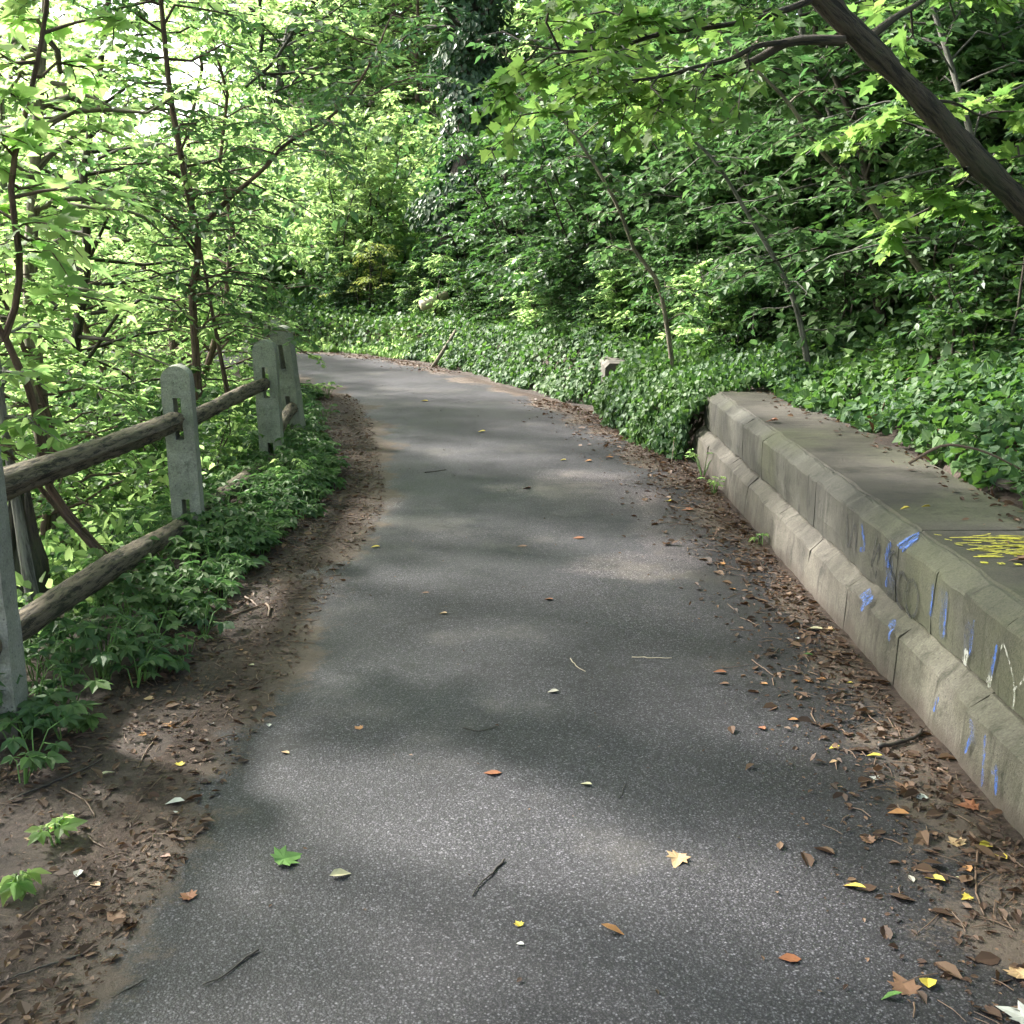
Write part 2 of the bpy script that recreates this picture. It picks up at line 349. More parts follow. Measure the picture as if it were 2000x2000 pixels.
class Leaves:
    def __init__(s): s.P = []; s.D = []; s.N = []; s.S = []; s.C = []
    def add(s, P, D, N, S, C=None):
        s.P.append(P); s.D.append(D); s.N.append(N); s.S.append(S)
        s.C.append(np.full(len(P), np.nan) if C is None else C)
    def mesh(s, name, mat, tm=OVAL, rng=None, sel=None):
        P, D, N, S, C = [np.concatenate(a) for a in (s.P, s.D, s.N, s.S, s.C)]
        C = np.where(np.isnan(C), rng.random(len(C)), C)
        D = nrm(D); X = nrm(np.cross(D, N)); N = np.cross(X, D)
        V0, F0, mid = tm; n = len(P)
        wsc = rng.uniform(.85, 1.15, n)[:, None]; cur = rng.uniform(.2, 1.9, n)[:, None]
        V = P[:, None] + S[:, None, None] * (V0[None, :, 0:1] * wsc[..., None] * X[:, None] + V0[None, :, 1:2] * D[:, None] + V0[None, :, 2:3] * cur[..., None] * N[:, None])
        k = len(V0); base = (np.arange(n) * k)[:, None, None]
        polys = [(base + f[None]).reshape(-1, f.shape[1]) for f in F0]
        return np_mesh(name, V.reshape(-1, 3), polys, mat, {'rnd': np.repeat(C, k), 'mid': np.tile(mid, n)})

UP = np.array([0, 0, 1.])
def twig(L, W, rng, p, d, ln, ls, n, r=.003, tubes=True, flat=.35, cluster=0):
    """leaves set alternately along a short twig in a near level plane"""
    t = np.linspace(.12, 1, n); sag = np.zeros((n, 3)); sag[:, 2] = -.18 * ln * t ** 2
    P = p + d * (ln * t)[:, None] + sag
    side = nrm(np.cross(d, UP)[None])[0]
    sg = np.where(np.arange(n) % 2, 1., -1.)[:, None]
    D = nrm(d * rng.uniform(.35, .8, (n, 1)) + sg * side * rng.uniform(.6, 1., (n, 1)) + rng.normal(0, .22, (n, 3)) - UP * .18)
    D[-1] = nrm((d + rng.normal(0, .2, 3) - UP * .2)[None])[0]
    N = nrm(UP + rng.normal(0, flat, (n, 3)))
    L.add(P, D, N, ls * rng.uniform(.6, 1.25, n))
    if tubes: W.tube(np.stack([p, P[n // 2], P[-1]]), [r, r * .8, r * .4], 3)
def limb(L, W, rng, p, d, ln, r, ls, ntw, nlf, sides=5, tubes=True, up=.15, droop=.25, twl=.45, flat=.35, bare=.15, min_tw=.12):
    n = 6; t = np.linspace(0, 1, n); wob = np.cumsum(rng.normal(0, .05 * ln, (n, 3)), 0); wob[0] = 0
    pts = p + d * (ln * t)[:, None] + wob; pts[:, 2] += up * ln * t - (up + droop) * ln * t ** 2
    W.tube(pts, r * (1 - .8 * t), sides)
    for k in range(ntw):
        s = bare + (1 - bare) * (k + rng.random()) / ntw
        q = np.array([np.interp(s, t, pts[:, i]) for i in range(3)])
        T = nrm((pts[min(n - 1, int(s * (n - 1)) + 1)] - pts[int(s * (n - 1) * .999)])[None])[0]
        side = nrm(np.cross(T, UP)[None])[0] * (1 if k % 2 else -1)
        dd = nrm((T * rng.uniform(.3, .9) + side * rng.uniform(.5, 1) + rng.normal(0, .25, 3) * (1, 1, .7))[None])[0]
        tl = max(min_tw, twl * ln * (1.1 - s) * rng.uniform(.6, 1.2))
        twig(L, W, rng, q, dd, tl, ls, max(3, int(nlf * (.5 + .5 * tl / (twl * ln)))), r=.0035, tubes=tubes, flat=flat)
    return pts
def stem_line(rng, base, top, bend, n=9, wob=.02):
    base = np.array(base, float); top = np.array(top, float); t = np.linspace(0, 1, n)[:, None]
    ln = np.linalg.norm(top - base); w = np.cumsum(rng.normal(0, wob * ln, (n, 3)), 0); w -= t * w[-1]; w[:, 2] *= .3
    return base + (top - base) * t + np.array(bend) * (4 * t * (1 - t)) + w
def tree_meshes(seed, h=6, r=.05, spread=1.8, lean=(0, 0), nb=30, ls=.09, tm=OVAL, leafm='leaf_mid', bark='bark_dark', t0=.15, ntw=8, nlf=8, twl=.45, stems=1, pts=None, tubes=True, flat=.35, prof=None, up=.15):
    rng = rs(seed); L, W = Leaves(), Wood()
    for s in range(stems):
        if pts is not None and s == 0: P = np.asarray(pts, float)
        else:
            o = rng.normal(0, .12, 2) if stems > 1 else (0, 0); sp = rng.normal(0, .22 * h, 2) if stems > 1 else rng.normal(0, .04 * h, 2)
            P = stem_line(rng, (o[0], o[1], -.1), (o[0] + lean[0] + sp[0], o[1] + lean[1] + sp[1], h * rng.uniform(.8, 1)), (rng.normal(0, .05 * h), rng.normal(0, .05 * h), 0))
        n = len(P); t = np.linspace(0, 1, n); rad = r * (1 - .82 * t) * (1 + .35 * np.exp(-t * 18))
        W.tube(P, rad, 8 if stems == 1 else 5, .03, rng)
        for k in range(nb // stems):
            u = t0 + (1 - t0) * ((k + rng.random()) / (nb // stems)); q = np.array([np.interp(u, t, P[:, i]) for i in range(3)])
            az = k * 2.4 + rng.normal(0, .4); f = (prof(u) if prof else (1.15 - .75 * u))
            d = nrm(np.array([math.cos(az), math.sin(az), rng.uniform(.05, .5)])[None])[0]
            ln = spread * f * rng.uniform(.6, 1.15)
            limb(L, W, rng, q, d, ln, max(.004, r * .42 * (1 - .6 * u)), ls, ntw, nlf, 4, tubes, twl=twl, flat=flat, up=up)
    return W, L, rng
def make_tree(name, label, cat, loc, group=None, rz=0, crown_name='crown', trunk_name='trunk', **kw):
    tm = kw.get('tm', OVAL); W, L, rng = tree_meshes(**kw)
    t = thing(name, label, cat, loc, group, rz)
    obj(trunk_name, W.mesh(trunk_name, M[kw.get('bark', 'bark_dark')]), t)
    obj(crown_name, L.mesh(crown_name, M[kw.get('leafm', 'leaf_mid')], tm, rng), t)
    return t

# ------------------------------------------------------------------ the ground
def axis(a, b, fine_a, fine_b, f, ratio=1.12):
    m = list(np.arange(fine_a, fine_b + f / 2, f)); s = f; x = fine_b
    while x < b: s *= ratio; x += s; m.append(x)
    s = f; x = fine_a; pre = []
    while x > a: s *= ratio; x -= s; pre.append(x)
    return np.array(pre[::-1] + m)
gx = axis(-140, 140, -4.5, 6, .12); gy = axis(-25, 160, .6, 20, .14)
GX, GY = np.meshgrid(gx, gy); gz = H(GX.ravel(), GY.ravel())
gv = np.stack([GX.ravel(), GY.ravel(), gz], 1); nx, ny = len(gx), len(gy)
ii = (np.arange(ny - 1)[:, None] * nx + np.arange(nx - 1)[None]).ravel()
g = obj('ground', np_mesh('ground', gv, [np.stack([ii, ii + 1, ii + nx + 1, ii + nx], 1)], M['soil'], smooth=True)); tag(g, kind='structure')
# path sheet, a little wider than the clean asphalt; the edge attribute drives the soil washed over it
na = 420; Lp, Rp = resample(LEFT, na), resample(RIGHT, na); m_ = 30; V = []; E = []
EXT = .22
for i in range(na):
    w = np.linalg.norm(Rp[i] - Lp[i]); u = nrm((Rp[i] - Lp[i])[None])[0]
    s = np.linspace(-EXT, w + EXT, m_)
    for q in s:
        P = Lp[i] + u * q; V.append((P[0], P[1], .004 + .012 * (1 - (2 * (q / w) - 1) ** 2) * (0 < q < w))); E.append(min(q, w - q))
ii = (np.arange(na - 1)[:, None] * m_ + np.arange(m_ - 1)[None]).ravel()
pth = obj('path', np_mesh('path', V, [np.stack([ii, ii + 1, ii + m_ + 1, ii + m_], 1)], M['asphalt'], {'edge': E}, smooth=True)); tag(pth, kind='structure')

# ------------------------------------------------------------------ concrete wall
def prism(prof, y0, y1, rng=None, jit=.0, n=6):
    """profile (x,z) swept along y between y0 and y1, ends closed; returns verts, quads, ngons"""
    k = len(prof); ys = np.linspace(y0, y1, n); V = []
    for y in ys:
        for x, z in prof:
            j = rng.normal(0, jit, 2) if rng is not None else (0, 0)
            if jit: j = j + .0028 * np.array([math.sin(y * 9 + z * 13) + math.sin(y * 23 - z * 31), math.sin(y * 14 + x * 17)])
            V.append((x + j[0], y, z + j[1]))
    F = [(i * k + j, i * k + (j + 1) % k, (i + 1) * k + (j + 1) % k, (i + 1) * k + j) for i in range(n - 1) for j in range(k)]
    return V, F, [tuple(range(k))[::-1], tuple((n - 1) * k + j for j in range(k))]
def sweep_blocks(name, prof, ys, mat, parent, seed, gap=.004, jit=.0012, off=.004):
    rng = rs(seed); V = []; F = []; G = []
    for a, b in zip(ys[:-1], ys[1:]):
        o = rng.normal(0, off); P = [(x + (o if x < 1.7 else 0), z + o * .3) for x, z in prof]
        v, f, gg = prism(P, a + gap, b - gap, rng, jit, max(3, int((b - a) / .06)))
        c = len(V); V += v; F += [tuple(c + i for i in q) for q in f]; G += [tuple(c + i for i in q) for q in gg]
    me = np_mesh(name, V, [np.array(F), np.array(G)], mat)
    return obj(name, me, parent)
wall = thing('retaining_wall', 'low weathered concrete wall with two stepped courses and a flat top beside the path', 'wall', (0, 0, 0))
JU = [.4, .9, 1.35, 1.85, 2.28, 2.7, 3.08, 3.62, 3.99, 4.63, 5.15, 5.7, 6.3, 6.85, 7.5, 8.3]
JL = [.4, 1.0, 1.6, 2.1, 2.66, 3.12, 3.74, 4.35, 4.95, 5.6, 6.35, 6.95, 7.7, 8.3]
sweep_blocks('lower_course', [(1.375, -.1), (1.385, .10), (1.392, .185), (1.40, .195), (1.452, .236), (1.46, .24), (1.75, .24), (1.75, -.1)], JL, M['conc_lower'], wall, 1, .0009, jit=.002, off=.0025)
sweep_blocks('upper_course', [(1.462, .247), (1.457, .32), (1.46, .462), (1.466, .472), (1.525, .512), (1.535, .516), (1.72, .516), (1.72, .247)], JU, M['conc_upper'], wall, 2, .0014, jit=.0016, off=.0018)
sweep_blocks('top_slab', [(1.565, .36), (1.54, .514), (1.548, .521), (2.06, .523), (2.07, .515), (2.07, .2)], [.4, 1.6, 4.0, 8.3], M['conc_top'], wall, 3, .010, off=.0)
sweep_blocks('core', [(1.475, -.05), (1.475, .235), (1.54, .25), (1.56, .44), (2.05, .455), (2.05, -.05)], [.42, 8.28], M['conc_upper'], wall, 4, 0, off=0)
pier = thing('wall_pier', 'weathered end block of another low wall poking out of the ivy', 'wall pier', (0, 0, 0))
v, f, gg = prism([(.93, -.1), (.93, .40), (.97, .45), (1.55, .45), (1.55, -.1)], 10.95, 12.2, rs(9), .004, 8)
obj('block', np_mesh('block', v, [np.array(f), np.array(gg)], M['conc_lower']), pier)
v, f, gg = prism([(1.12, -.1), (1.12, .42), (1.16, .47), (1.8, .47), (1.8, -.1)], 10.55, 10.94, rs(10), .003, 5)
obj('stepped_block', np_mesh('stepped_block', v, [np.array(f), np.array(gg)], M['conc_upper']), pier)

# graffiti: thin paint strokes on the wall faces
def stroke(paths, width, mapf, name, mat, parent, rng, label):
    V = []; F = []
    for P in paths:
        wd = width
        if isinstance(P, tuple): P, wd = P
        P = resample(np.array(P, float), max(6, int(len(P) * 6))); T = nrm(np.gradient(P, axis=0)); Nn = np.stack([-T[:, 1], T[:, 0]], 1)
        w = wd * .5 * rng.uniform(.8, 1.15, len(P)); w[0] *= .5; w[-1] *= .4
        c = len(V)
        for p, q, ww in zip(P, Nn, w):
            V.append(mapf(*(p + q * ww))); V.append(mapf(*(p - q * ww)))
        F += [(c + 2 * i, c + 2 * i + 1, c + 2 * i + 3, c + 2 * i + 2) for i in range(len(P) - 1)]
    o = obj(name, np_mesh(name, V, [np.array(F)], mat), parent); o['label'] = label; return o
def on_upper(y, z): return (1.4495 + (.0 if z < .468 else (z - .468) * 1.45), y, z)
def on_lower(y, z): return (1.364 + max(0, z) * .055 + (0 if z < .19 else (z - .19) * 1.15), y, z)
def on_top(x, y): return (x, y, .5265)
gr = rs(5)
stroke([[(3.62, .43), (3.62, .31)], [(3.50, .44), (3.49, .28)], ([(3.27, .42), (3.28, .30)], .018), ([(3.10, .40), (3.12, .29)], .018), ([(4.06, .46), (4.1, .39), (4.04, .35), (4.08, .28)], .03), [(4.42, .44), (4.36, .36), (4.42, .33)], ([(4.0, .495), (3.92, .48)], .05)], .022, on_upper, 'graffiti', M['blue'], wall, gr, 'blue spray painted strokes on the upper course')
o_ = .02
stroke([[(4.22, .44), (4.26, .30), (4.18, .42), (4.2, .27)], [(3.98, .42), (4.03, .43), (4.06, .37), (3.99, .33), (4.0, .27), (4.06, .26)], [(3.86, .37), (3.93, .38), (3.96, .32), (3.94, .26), (3.88, .25)], [(3.80, .39), (3.85, .36), (3.85, .28), (3.8, .25), (3.75, .28), (3.745, .35), (3.80, .39)], [(4.62, .44), (4.58, .3), (4.5, .42), (4.46, .3)]], .016, on_upper, 'graffiti', M['black'], wall, gr, 'faded black looping tag letters')
stroke([([(3.55, .44), (3.50, .27)], .05), ([(4.1, .42), (4.0, .28)], .09), ([(3.3, .4), (3.33, .28)], .05)], .05, lambda y, z: (on_upper(y, z)[0] + .0006, y, z), 'graffiti', spray('paint_blue_faint', (.05, .09, .22), .46, .66, .5), wall, gr, 'faint blue and grey overspray')
stroke([[(3.86, .215), (3.80, .2), (3.78, .16)], ([(4.2, .22), (4.1, .205), (4.12, .17)], .03), [(3.02, .17), (3.06, .07)], [(3.06, .18), (3.0, .12)], ([(2.95, .18), (2.92, .03)], .016), [(2.86, .13), (2.83, .05)], [(2.88, .1), (2.85, .12)], [(3.3, .15), (3.32, .09)]], .02, on_lower, 'graffiti', M['blue'], wall, gr, 'smeared blue paint marks on the lower course')
stroke([[(3.06, .42), (2.99, .36), (2.96, .30), (2.96, .25)], [(2.90, .42), (2.92, .36), (2.97, .31)], [(3.06, .42), (3.08, .39)], ([(3.12, .30), (3.13, .255)], .03), ([(3.3, .31), (3.31, .255)], .035)], .008, on_upper, 'graffiti', M['whitep'], wall, gr, 'pale scratched branching line and white drips')
yp = []
for k in range(80):
    x, y = gr.uniform(1.58, 2.0), gr.uniform(3.62, 3.93); a = gr.uniform(-.4, .4); yp.append([(x, y), (x + .05 * math.cos(a), y + .03 * math.sin(a)), (x + .11 * math.cos(a + .3), y + .1 * math.sin(a))])
for k in range(9): yp.append(([(1.575 + k * .052, 3.55 - .01 * k), (1.60 + k * .052, 3.55 - .01 * k)], .022))
for k in range(4): yp.append([(1.56 + .012 * k, 3.93 - k * .07), (1.58 + .012 * k, 3.91 - k * .07)])
for cx, cyy in ((1.70, 3.40), (1.78, 3.43), (1.84, 3.40), (1.90, 3.44), (1.80, 3.49)):
    yp.append([(cx - .03, cyy - .02), (cx + .03, cyy - .02), (cx + .03, cyy + .02), (cx - .03, cyy + .02), (cx - .03, cyy - .02)])
stroke(yp, .009, on_top, 'graffiti', M['yellow'], wall, gr, 'yellow scribbles and dashes on the flat top')

# ------------------------------------------------------------------ fence
def post_mesh(h, w=.15, d=.12, slots=((.08, .25), (.6, .82)), sw=.021, seed=0):
    rng = rs(seed); xs = [-w / 2, -sw, sw, w / 2]
    zs = {-.25, h - w / 2}; [zs.update(s) for s in slots]
    for z in np.arange(0, h - w / 2, .12):
        if min(abs(z - q) for q in zs) > .03: zs.add(z)
    zs = sorted(zs); arch = [h - w / 2 + w / 2 * math.sin(a) for a in np.linspace(0, R(84), 7)[1:]]; Z = zs + arch
    V = []
    for s in (-1, 1):
        for z in Z:
            c = 1 if z <= h - w / 2 + 1e-6 else math.sqrt(max(.01, 1 - ((z - (h - w / 2)) / (w / 2)) ** 2))
            for x in xs:
                V.append((x * c + rng.normal(0, .0012), s * d / 2 + rng.normal(0, .0012), z))
    nr = len(Z); F = []; idx = lambda s, r, c: s * nr * 4 + r * 4 + c
    solid = lambda r, c: 0 <= r < nr - 1 and 0 <= c < 3 and not (c == 1 and any(a - 1e-6 <= Z[r] < b - 1e-6 for a, b in slots))
    for r in range(nr - 1):
        for c in range(3):
            if not solid(r, c): continue
            F.append((idx(0, r, c), idx(0, r, c + 1), idx(0, r + 1, c + 1), idx(0, r + 1, c)))
            F.append((idx(1, r, c), idx(1, r + 1, c), idx(1, r + 1, c + 1), idx(1, r, c + 1)))
            if not solid(r, c - 1): F.append((idx(0, r, c), idx(0, r + 1, c), idx(1, r + 1, c), idx(1, r, c)))
            if not solid(r, c + 1): F.append((idx(0, r, c + 1), idx(1, r, c + 1), idx(1, r + 1, c + 1), idx(0, r + 1, c + 1)))
            if not solid(r + 1, c): F.append((idx(0, r + 1, c), idx(0, r + 1, c + 1), idx(1, r + 1, c + 1), idx(1, r + 1, c)))
            if not solid(r - 1, c): F.append((idx(0, r, c), idx(1, r, c), idx(1, r, c + 1), idx(0, r, c + 1)))
    return np_mesh('post', V, [np.array(F)], M['conc_post'])
fence = thing('rail_fence', 'old fence of round topped concrete posts with rough log rails along the left verge', 'fence', (-1.7, 3.35, 0))
def fpost(X, Y, h, lean=(0, 0), rz=0, slots=((.08, .25), (.6, .82)), w=.15, label=None, seed=0):
    o = obj('post', post_mesh(h, w=w, slots=slots, seed=seed), fence); o.location = (X + 1.7, Y - 3.35, 0)
    o.rotation_euler = (lean[1], lean[0], rz)
    if label: o['label'] = label
    return o
fpost(-1.685, 3.36, .99, (.0, .0), .08, ((.22, .42), (.7, .9)), label='nearest post, cut by the left edge of the photo')
fpost(-1.735, 5.74, .965, (-.015, 0), .1, ((.06, .26), (.58, .80)), seed=1, label='lichen grey post standing clear with both slots open')
fpost(-1.735, 7.84, .93, (-.02, 0), .06, ((.02, .2), (.52, .74)), w=.16, seed=2, label='pale post with the split end of the upper rail')
fpost(-1.80, 9.05, .95, (-.09, .02), -.15, ((.22, .38), (.6, .8)), w=.16, seed=3, label='leaning post behind the pale one')
fpost(-2.42, 11.2, .86, (.02, 0), -.5, seed=4)
fpost(-3.15, 13.2, .84, (.03, 0), -.7, seed=5)
def rail(p, q, r0, r1, seed, bend=(0, 0, 0), label=None, ragged=0):
    rng = rs(seed); p = np.array(p, float); q = np.array(q, float); n = 40; t = np.linspace(0, 1, n)[:, None]
    P = p + (q - p) * t + np.array(bend) * 4 * t * (1 - t) + np.cumsum(rng.normal(0, .0012, (n, 3)), 0)
    rad = np.linspace(r0, r1, n) * (1 + .05 * np.sin(np.linspace(0, 9, n) + seed)); rad[0] *= .7; rad[-1] *= .7
    V, F, C = tube_arrays(P, rad, 20)
    # bark ridges running along the log
    ridge = 1 + .08 * np.repeat(rng.normal(0, 1, (1, 20)), n, 0) * np.linspace(.6, 1, n)[:, None] + .025 * rng.normal(0, 1, (n, 20))
    c = P[:, None]; V = (c + (V.reshape(n, 20, 3) - c) * np.clip(ridge, .72, 1.25)[..., None]).reshape(-1, 3) - np.array((-1.7, 3.35, 0))
    o = obj('rail', np_mesh('rail', V, [F, np.array(C)], M['rail'], dict(zip(('bx', 'by', 'bl'), bark_coords(P, rad, 20))), smooth=True), fence)
    if label: o['label'] = label
rail((-1.67, 3.2, .82), (-1.735, 5.66, .705), .05, .045, 1, (.0, 0, -.015), 'long cracked upper rail')
rail((-1.735, 5.70, .66), (-1.74, 7.82, .615), .045, .042, 2, (0, 0, .0), 'upper rail with a split rotten end')
rail((-1.67, 3.2, .33), (-1.735, 5.70, .12), .05, .046, 3, (0, 0, .01), 'lower rail sloping into the weeds')
rail((-1.735, 5.80, .13), (-1.74, 7.86, .075), .046, .048, 4, (0, 0, .01), 'mossy lower rail half hidden in leaves')
rail((-1.74, 7.9, .22), (-1.80, 9.05, .30), .045, .045, 5)
rail((-1.82, 9.1, .66), (-2.42, 11.15, .66), .04, .04, 6)
rail((-2.45, 11.25, .64), (-3.15, 13.15, .64), .04, .04, 7)
rail((-1.66, .9, .80), (-1.67, 3.42, .80), .045, .045, 8)

# ------------------------------------------------------------------ named trees on the left
def px(pts, Y):
    return np.array([at(x, y, Y if np.isscalar(Y) else Y[i]) for i, (x, y) in enumerate(pts)])
def px_tree(name, label, cat, stems, seed, ls, tm, leafm, bark, nb, spread, t0=.3, ntw=7, nlf=8, twl=.5, group=None, tubes=True, flat=.35, extra=None, up=.15):
    """stems: list of (world polyline, base radius); placed at the foot of the first stem"""
    rng = rs(seed); L, W = Leaves(), Wood(); base = stems[0][0][0].copy()
    for si, (P, r) in enumerate(stems):
        P = resample(np.asarray(P) - base, 24); n = len(P); t = np.linspace(0, 1, n)
        W.tube(P, r * (1 - .7 * t) * (1 + .3 * np.exp(-t * 20)), 9, .03, rng)
        m = nb[si] if isinstance(nb, (list, tuple)) else nb
        tt0 = t0[si] if isinstance(t0, (list, tuple)) else t0
        for k in range(m):
            u = tt0 + (1 - tt0) * ((k + rng.random()) / m); q = np.array([np.interp(u, t, P[:, i]) for i in range(3)])
            az = k * 2.4 + rng.normal(0, .5); d = nrm(np.array([math.cos(az), math.sin(az), rng.uniform(0, .5)])[None])[0]
            limb(L, W, rng, q, d, spread * rng.uniform(.6, 1.15) * (1.15 - .45 * u), max(.004, r * .35), ls, ntw, nlf, 4, tubes, twl=twl, flat=flat, up=up)
    t = thing(name, label, cat, tuple(base), group)
    obj('trunk', W.mesh('trunk', M[bark]), t)
    if L.P: obj('crown', L.mesh('crown', M[leafm], tm, rng), t)
    return t
px_tree('sapling', 'reddish forked sapling leaning left behind the fence at the left edge', 'sapling',
    [(px([(225, 1112), (150, 1025), (92, 940), (75, 830), (48, 735), (10, 665), (32, 590), (38, 500), (22, 350), (60, 180), (90, 20), (100, -200)], [5.0, 4.9, 4.8, 4.7, 4.6, 4.5, 4.5, 4.4, 4.3, 4.3, 4.3, 4.3]), .022),
     (px([(217, 1105), (110, 990), (45, 912), (-40, 840), (-160, 700)], [4.95, 4.8, 4.6, 4.5, 4.4]), .016),
     (px([(10, 665), (-20, 600), (-60, 500), (-80, 300)], [4.5, 4.45, 4.4, 4.3]), .012)],
    21, .085, MAPLE, 'leaf_bright', 'bark_red', [20, 3, 4], .4, t0=[.5, .6, .4], ntw=5, nlf=6, flat=.4)
px_tree('young_tree', 'slim double stemmed young tree with one long diagonal limb behind the second post', 'tree',
    [(px([(388, 800), (380, 650), (375, 560), (388, 480), (358, 330), (332, 180), (318, 40), (300, -150), (290, -400)], 8.2), .032),
     (px([(445, 770), (420, 640), (400, 530), (380, 440), (372, 330)], 8.3), .018),
     (px([(395, 440), (450, 385), (515, 330), (560, 280), (650, 225), (720, 130), (760, 40)], [8.2, 8.1, 8.0, 7.9, 7.9, 7.8, 7.8]), .019),
     (px([(385, 500), (330, 430), (250, 380), (170, 350)], [8.2, 8, 7.8, 7.6]), .012)],
    22, .075, OVAL, 'leaf_mid', 'bark_red', [40, 12, 14, 9], .85, t0=[.12, .2, .3, .2], ntw=7, nlf=8)
px_tree('overhanging_tree', 'dark thin limb arching down from the top centre over the path', 'tree branch',
    [(px([(1250, -900), (900, -400), (690, -60), (610, 0), (562, 80), (520, 140), (480, 170)], [12, 11, 10, 9.5, 9.2, 9, 8.9]), .035),
     (px([(620, -10), (560, 70), (640, 30), (720, -30)], [9.5, 9.3, 9.3, 9.3]), .012)],
    23, .075, OVAL, 'leaf_bright', 'bark_dark', [14, 4], .8, t0=[.3, .2], ntw=6, nlf=8)
px_tree('grey_tree', 'broad grey trunk cut off by the left edge behind the leaves', 'tree',
    [(px([(-5, 900), (0, 650), (4, 480), (0, 300), (-10, 0), (-30, -500)], 9.5), .075)], 24, .09, OVAL, 'leaf_bright', 'bark_grey', 16, 1.4, t0=.45)
px_tree('pale_tree', 'pale smooth trunk seen between the two rails near the rotten stump', 'tree',
    [(px([(120, 1140), (100, 980), (88, 880), (60, 600), (70, 300), (90, 0)], [6.8, 6.8, 6.8, 6.9, 7, 7]), .07)], 25, .09, OVAL, 'leaf_bright', 'bark_pale', 18, 1.0, t0=.5)
px_tree('bare_sapling', 'bare grey sapling rising beside the rotten stump', 'tree',
    [(px([(70, 1200), (45, 1060), (20, 900), (5, 800), (-15, 600)], 4.6), .03)], 26, .08, OVAL, 'leaf_bright', 'bark_grey', 5, .5, t0=.6)
# rotten stump
rng = rs(31); W = Wood(); c0 = at(55, 1170, 4.9)
for k in range(9):
    a = k * .7; o = np.array([math.cos(a) * .055, math.sin(a) * .055, 0]); hh = rng.uniform(.25, .55)
    W.tube([c0 + o * 1.3 + (0, 0, -.2), c0 + o + (0, 0, hh * .4), c0 + o * .8 + (rng.normal(0, .02), 0, hh)], [.05, .04, .012], 7, .22, rng, True)
tag(obj('stump', W.mesh('stump', M['rot'], False)), 'blackened rotten stump behind the fence beside the nearest post', 'stump')

# ------------------------------------------------------------------ tree prototypes for the wood
woods_group_l = 'sunlit young trees crowding the slope left of the fence'
woods_group_r = 'young trees crowding the bank on the right'
def protos(spec): return [make_tree(**s) for s in spec]
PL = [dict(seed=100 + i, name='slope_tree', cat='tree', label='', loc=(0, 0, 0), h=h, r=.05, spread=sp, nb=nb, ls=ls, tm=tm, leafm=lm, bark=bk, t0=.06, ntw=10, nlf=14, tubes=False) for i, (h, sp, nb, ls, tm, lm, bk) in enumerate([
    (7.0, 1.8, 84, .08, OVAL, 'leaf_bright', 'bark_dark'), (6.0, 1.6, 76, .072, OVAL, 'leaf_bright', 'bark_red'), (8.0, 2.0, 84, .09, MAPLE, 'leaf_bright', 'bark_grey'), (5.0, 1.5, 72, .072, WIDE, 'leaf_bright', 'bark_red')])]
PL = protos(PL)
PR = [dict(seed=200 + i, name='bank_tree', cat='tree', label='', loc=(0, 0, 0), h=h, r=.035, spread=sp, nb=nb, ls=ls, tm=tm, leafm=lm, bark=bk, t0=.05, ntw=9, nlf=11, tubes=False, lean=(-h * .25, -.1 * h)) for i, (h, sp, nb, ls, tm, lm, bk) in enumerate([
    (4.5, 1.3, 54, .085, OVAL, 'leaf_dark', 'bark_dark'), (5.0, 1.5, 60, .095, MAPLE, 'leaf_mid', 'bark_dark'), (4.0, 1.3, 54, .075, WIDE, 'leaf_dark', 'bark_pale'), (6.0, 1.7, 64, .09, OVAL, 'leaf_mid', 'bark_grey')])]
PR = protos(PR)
BUSH = [dict(seed=300 + i, name='shrub', cat='shrub', label='', loc=(0, 0, 0), trunk_name='stems', crown_name='foliage', h=h, r=.014, spread=sp, nb=nb, ls=ls, tm=tm, leafm=lm, bark='bark_dark', t0=.1, ntw=6, nlf=7, stems=6, tubes=False, flat=.45) for i, (h, sp, nb, ls, tm, lm) in enumerate([
    (1.3, .6, 60, .07, OVAL, 'leaf_dark'), (1.0, .55, 54, .06, WIDE, 'leaf_ivy'), (1.6, .7, 66, .08, OVAL, 'leaf_mid'), (1.1, .5, 54, .055, ROUND, 'leaf_bright')])]
BUSH = protos(BUSH)
used = set()
def put(proto, x, y, rz, sc, label, group, dz=-.05, lean=(0, 0)):
    z = h1(x, y) + dz
    if proto.name not in used:
        used.add(proto.name); proto.location = (x, y, z); proto.rotation_euler = (lean[0], lean[1], rz); proto.scale = (sc,) * 3
        proto['label'] = label; proto['group'] = group; return proto
    return dup(proto, (x, y, z), (lean[0], lean[1], rz), sc, label, group)
rng = rs(77)
# left slope
LT = [(-2.9, 6.4, 3, .5), (-3.2, 8.6, 0, .75), (-2.9, 10.4, 1, .6), (-3.6, 5.2, 0, .45), (-4.6, 7.2, 2, .5), (-3.6, 12.3, 1, .7), 
      (-4.4, 14.2, 3, .55), (-4.9, 10.8, 3, .8), (-6.0, 13.6, 0, .7), (-4.6, 12.4, 1, .7), (-6.6, 9.6, 1, .6), (-6.0, 16.6, 3, .8), (-5.4, 7.6, 3, .6)]
for i, (x, y, k, s) in enumerate(LT):
    put(PL[k], x, y, rng.uniform(0, 6.28), s * 1.3, 'young tree in the sunlit thicket on the slope behind the left fence', woods_group_l, -.15)
# beyond the bend
for i in range(44):
    x = rng.uniform(-8, 6); y = 20.2 + rng.uniform(0, 14) + max(0, x + 2) * .3 + (7 if x < -2.3 else 0); x = max(x, -.20 * y); k = int(rng.integers(0, 4))
    put((PL if rng.random() < .8 else PR)[k], x, y, rng.uniform(0, 6.28), rng.uniform(1.2, 1.9), 'leafy tree in the far woodland beyond the bend of the path', 'trees in the woodland beyond the bend', -.2)
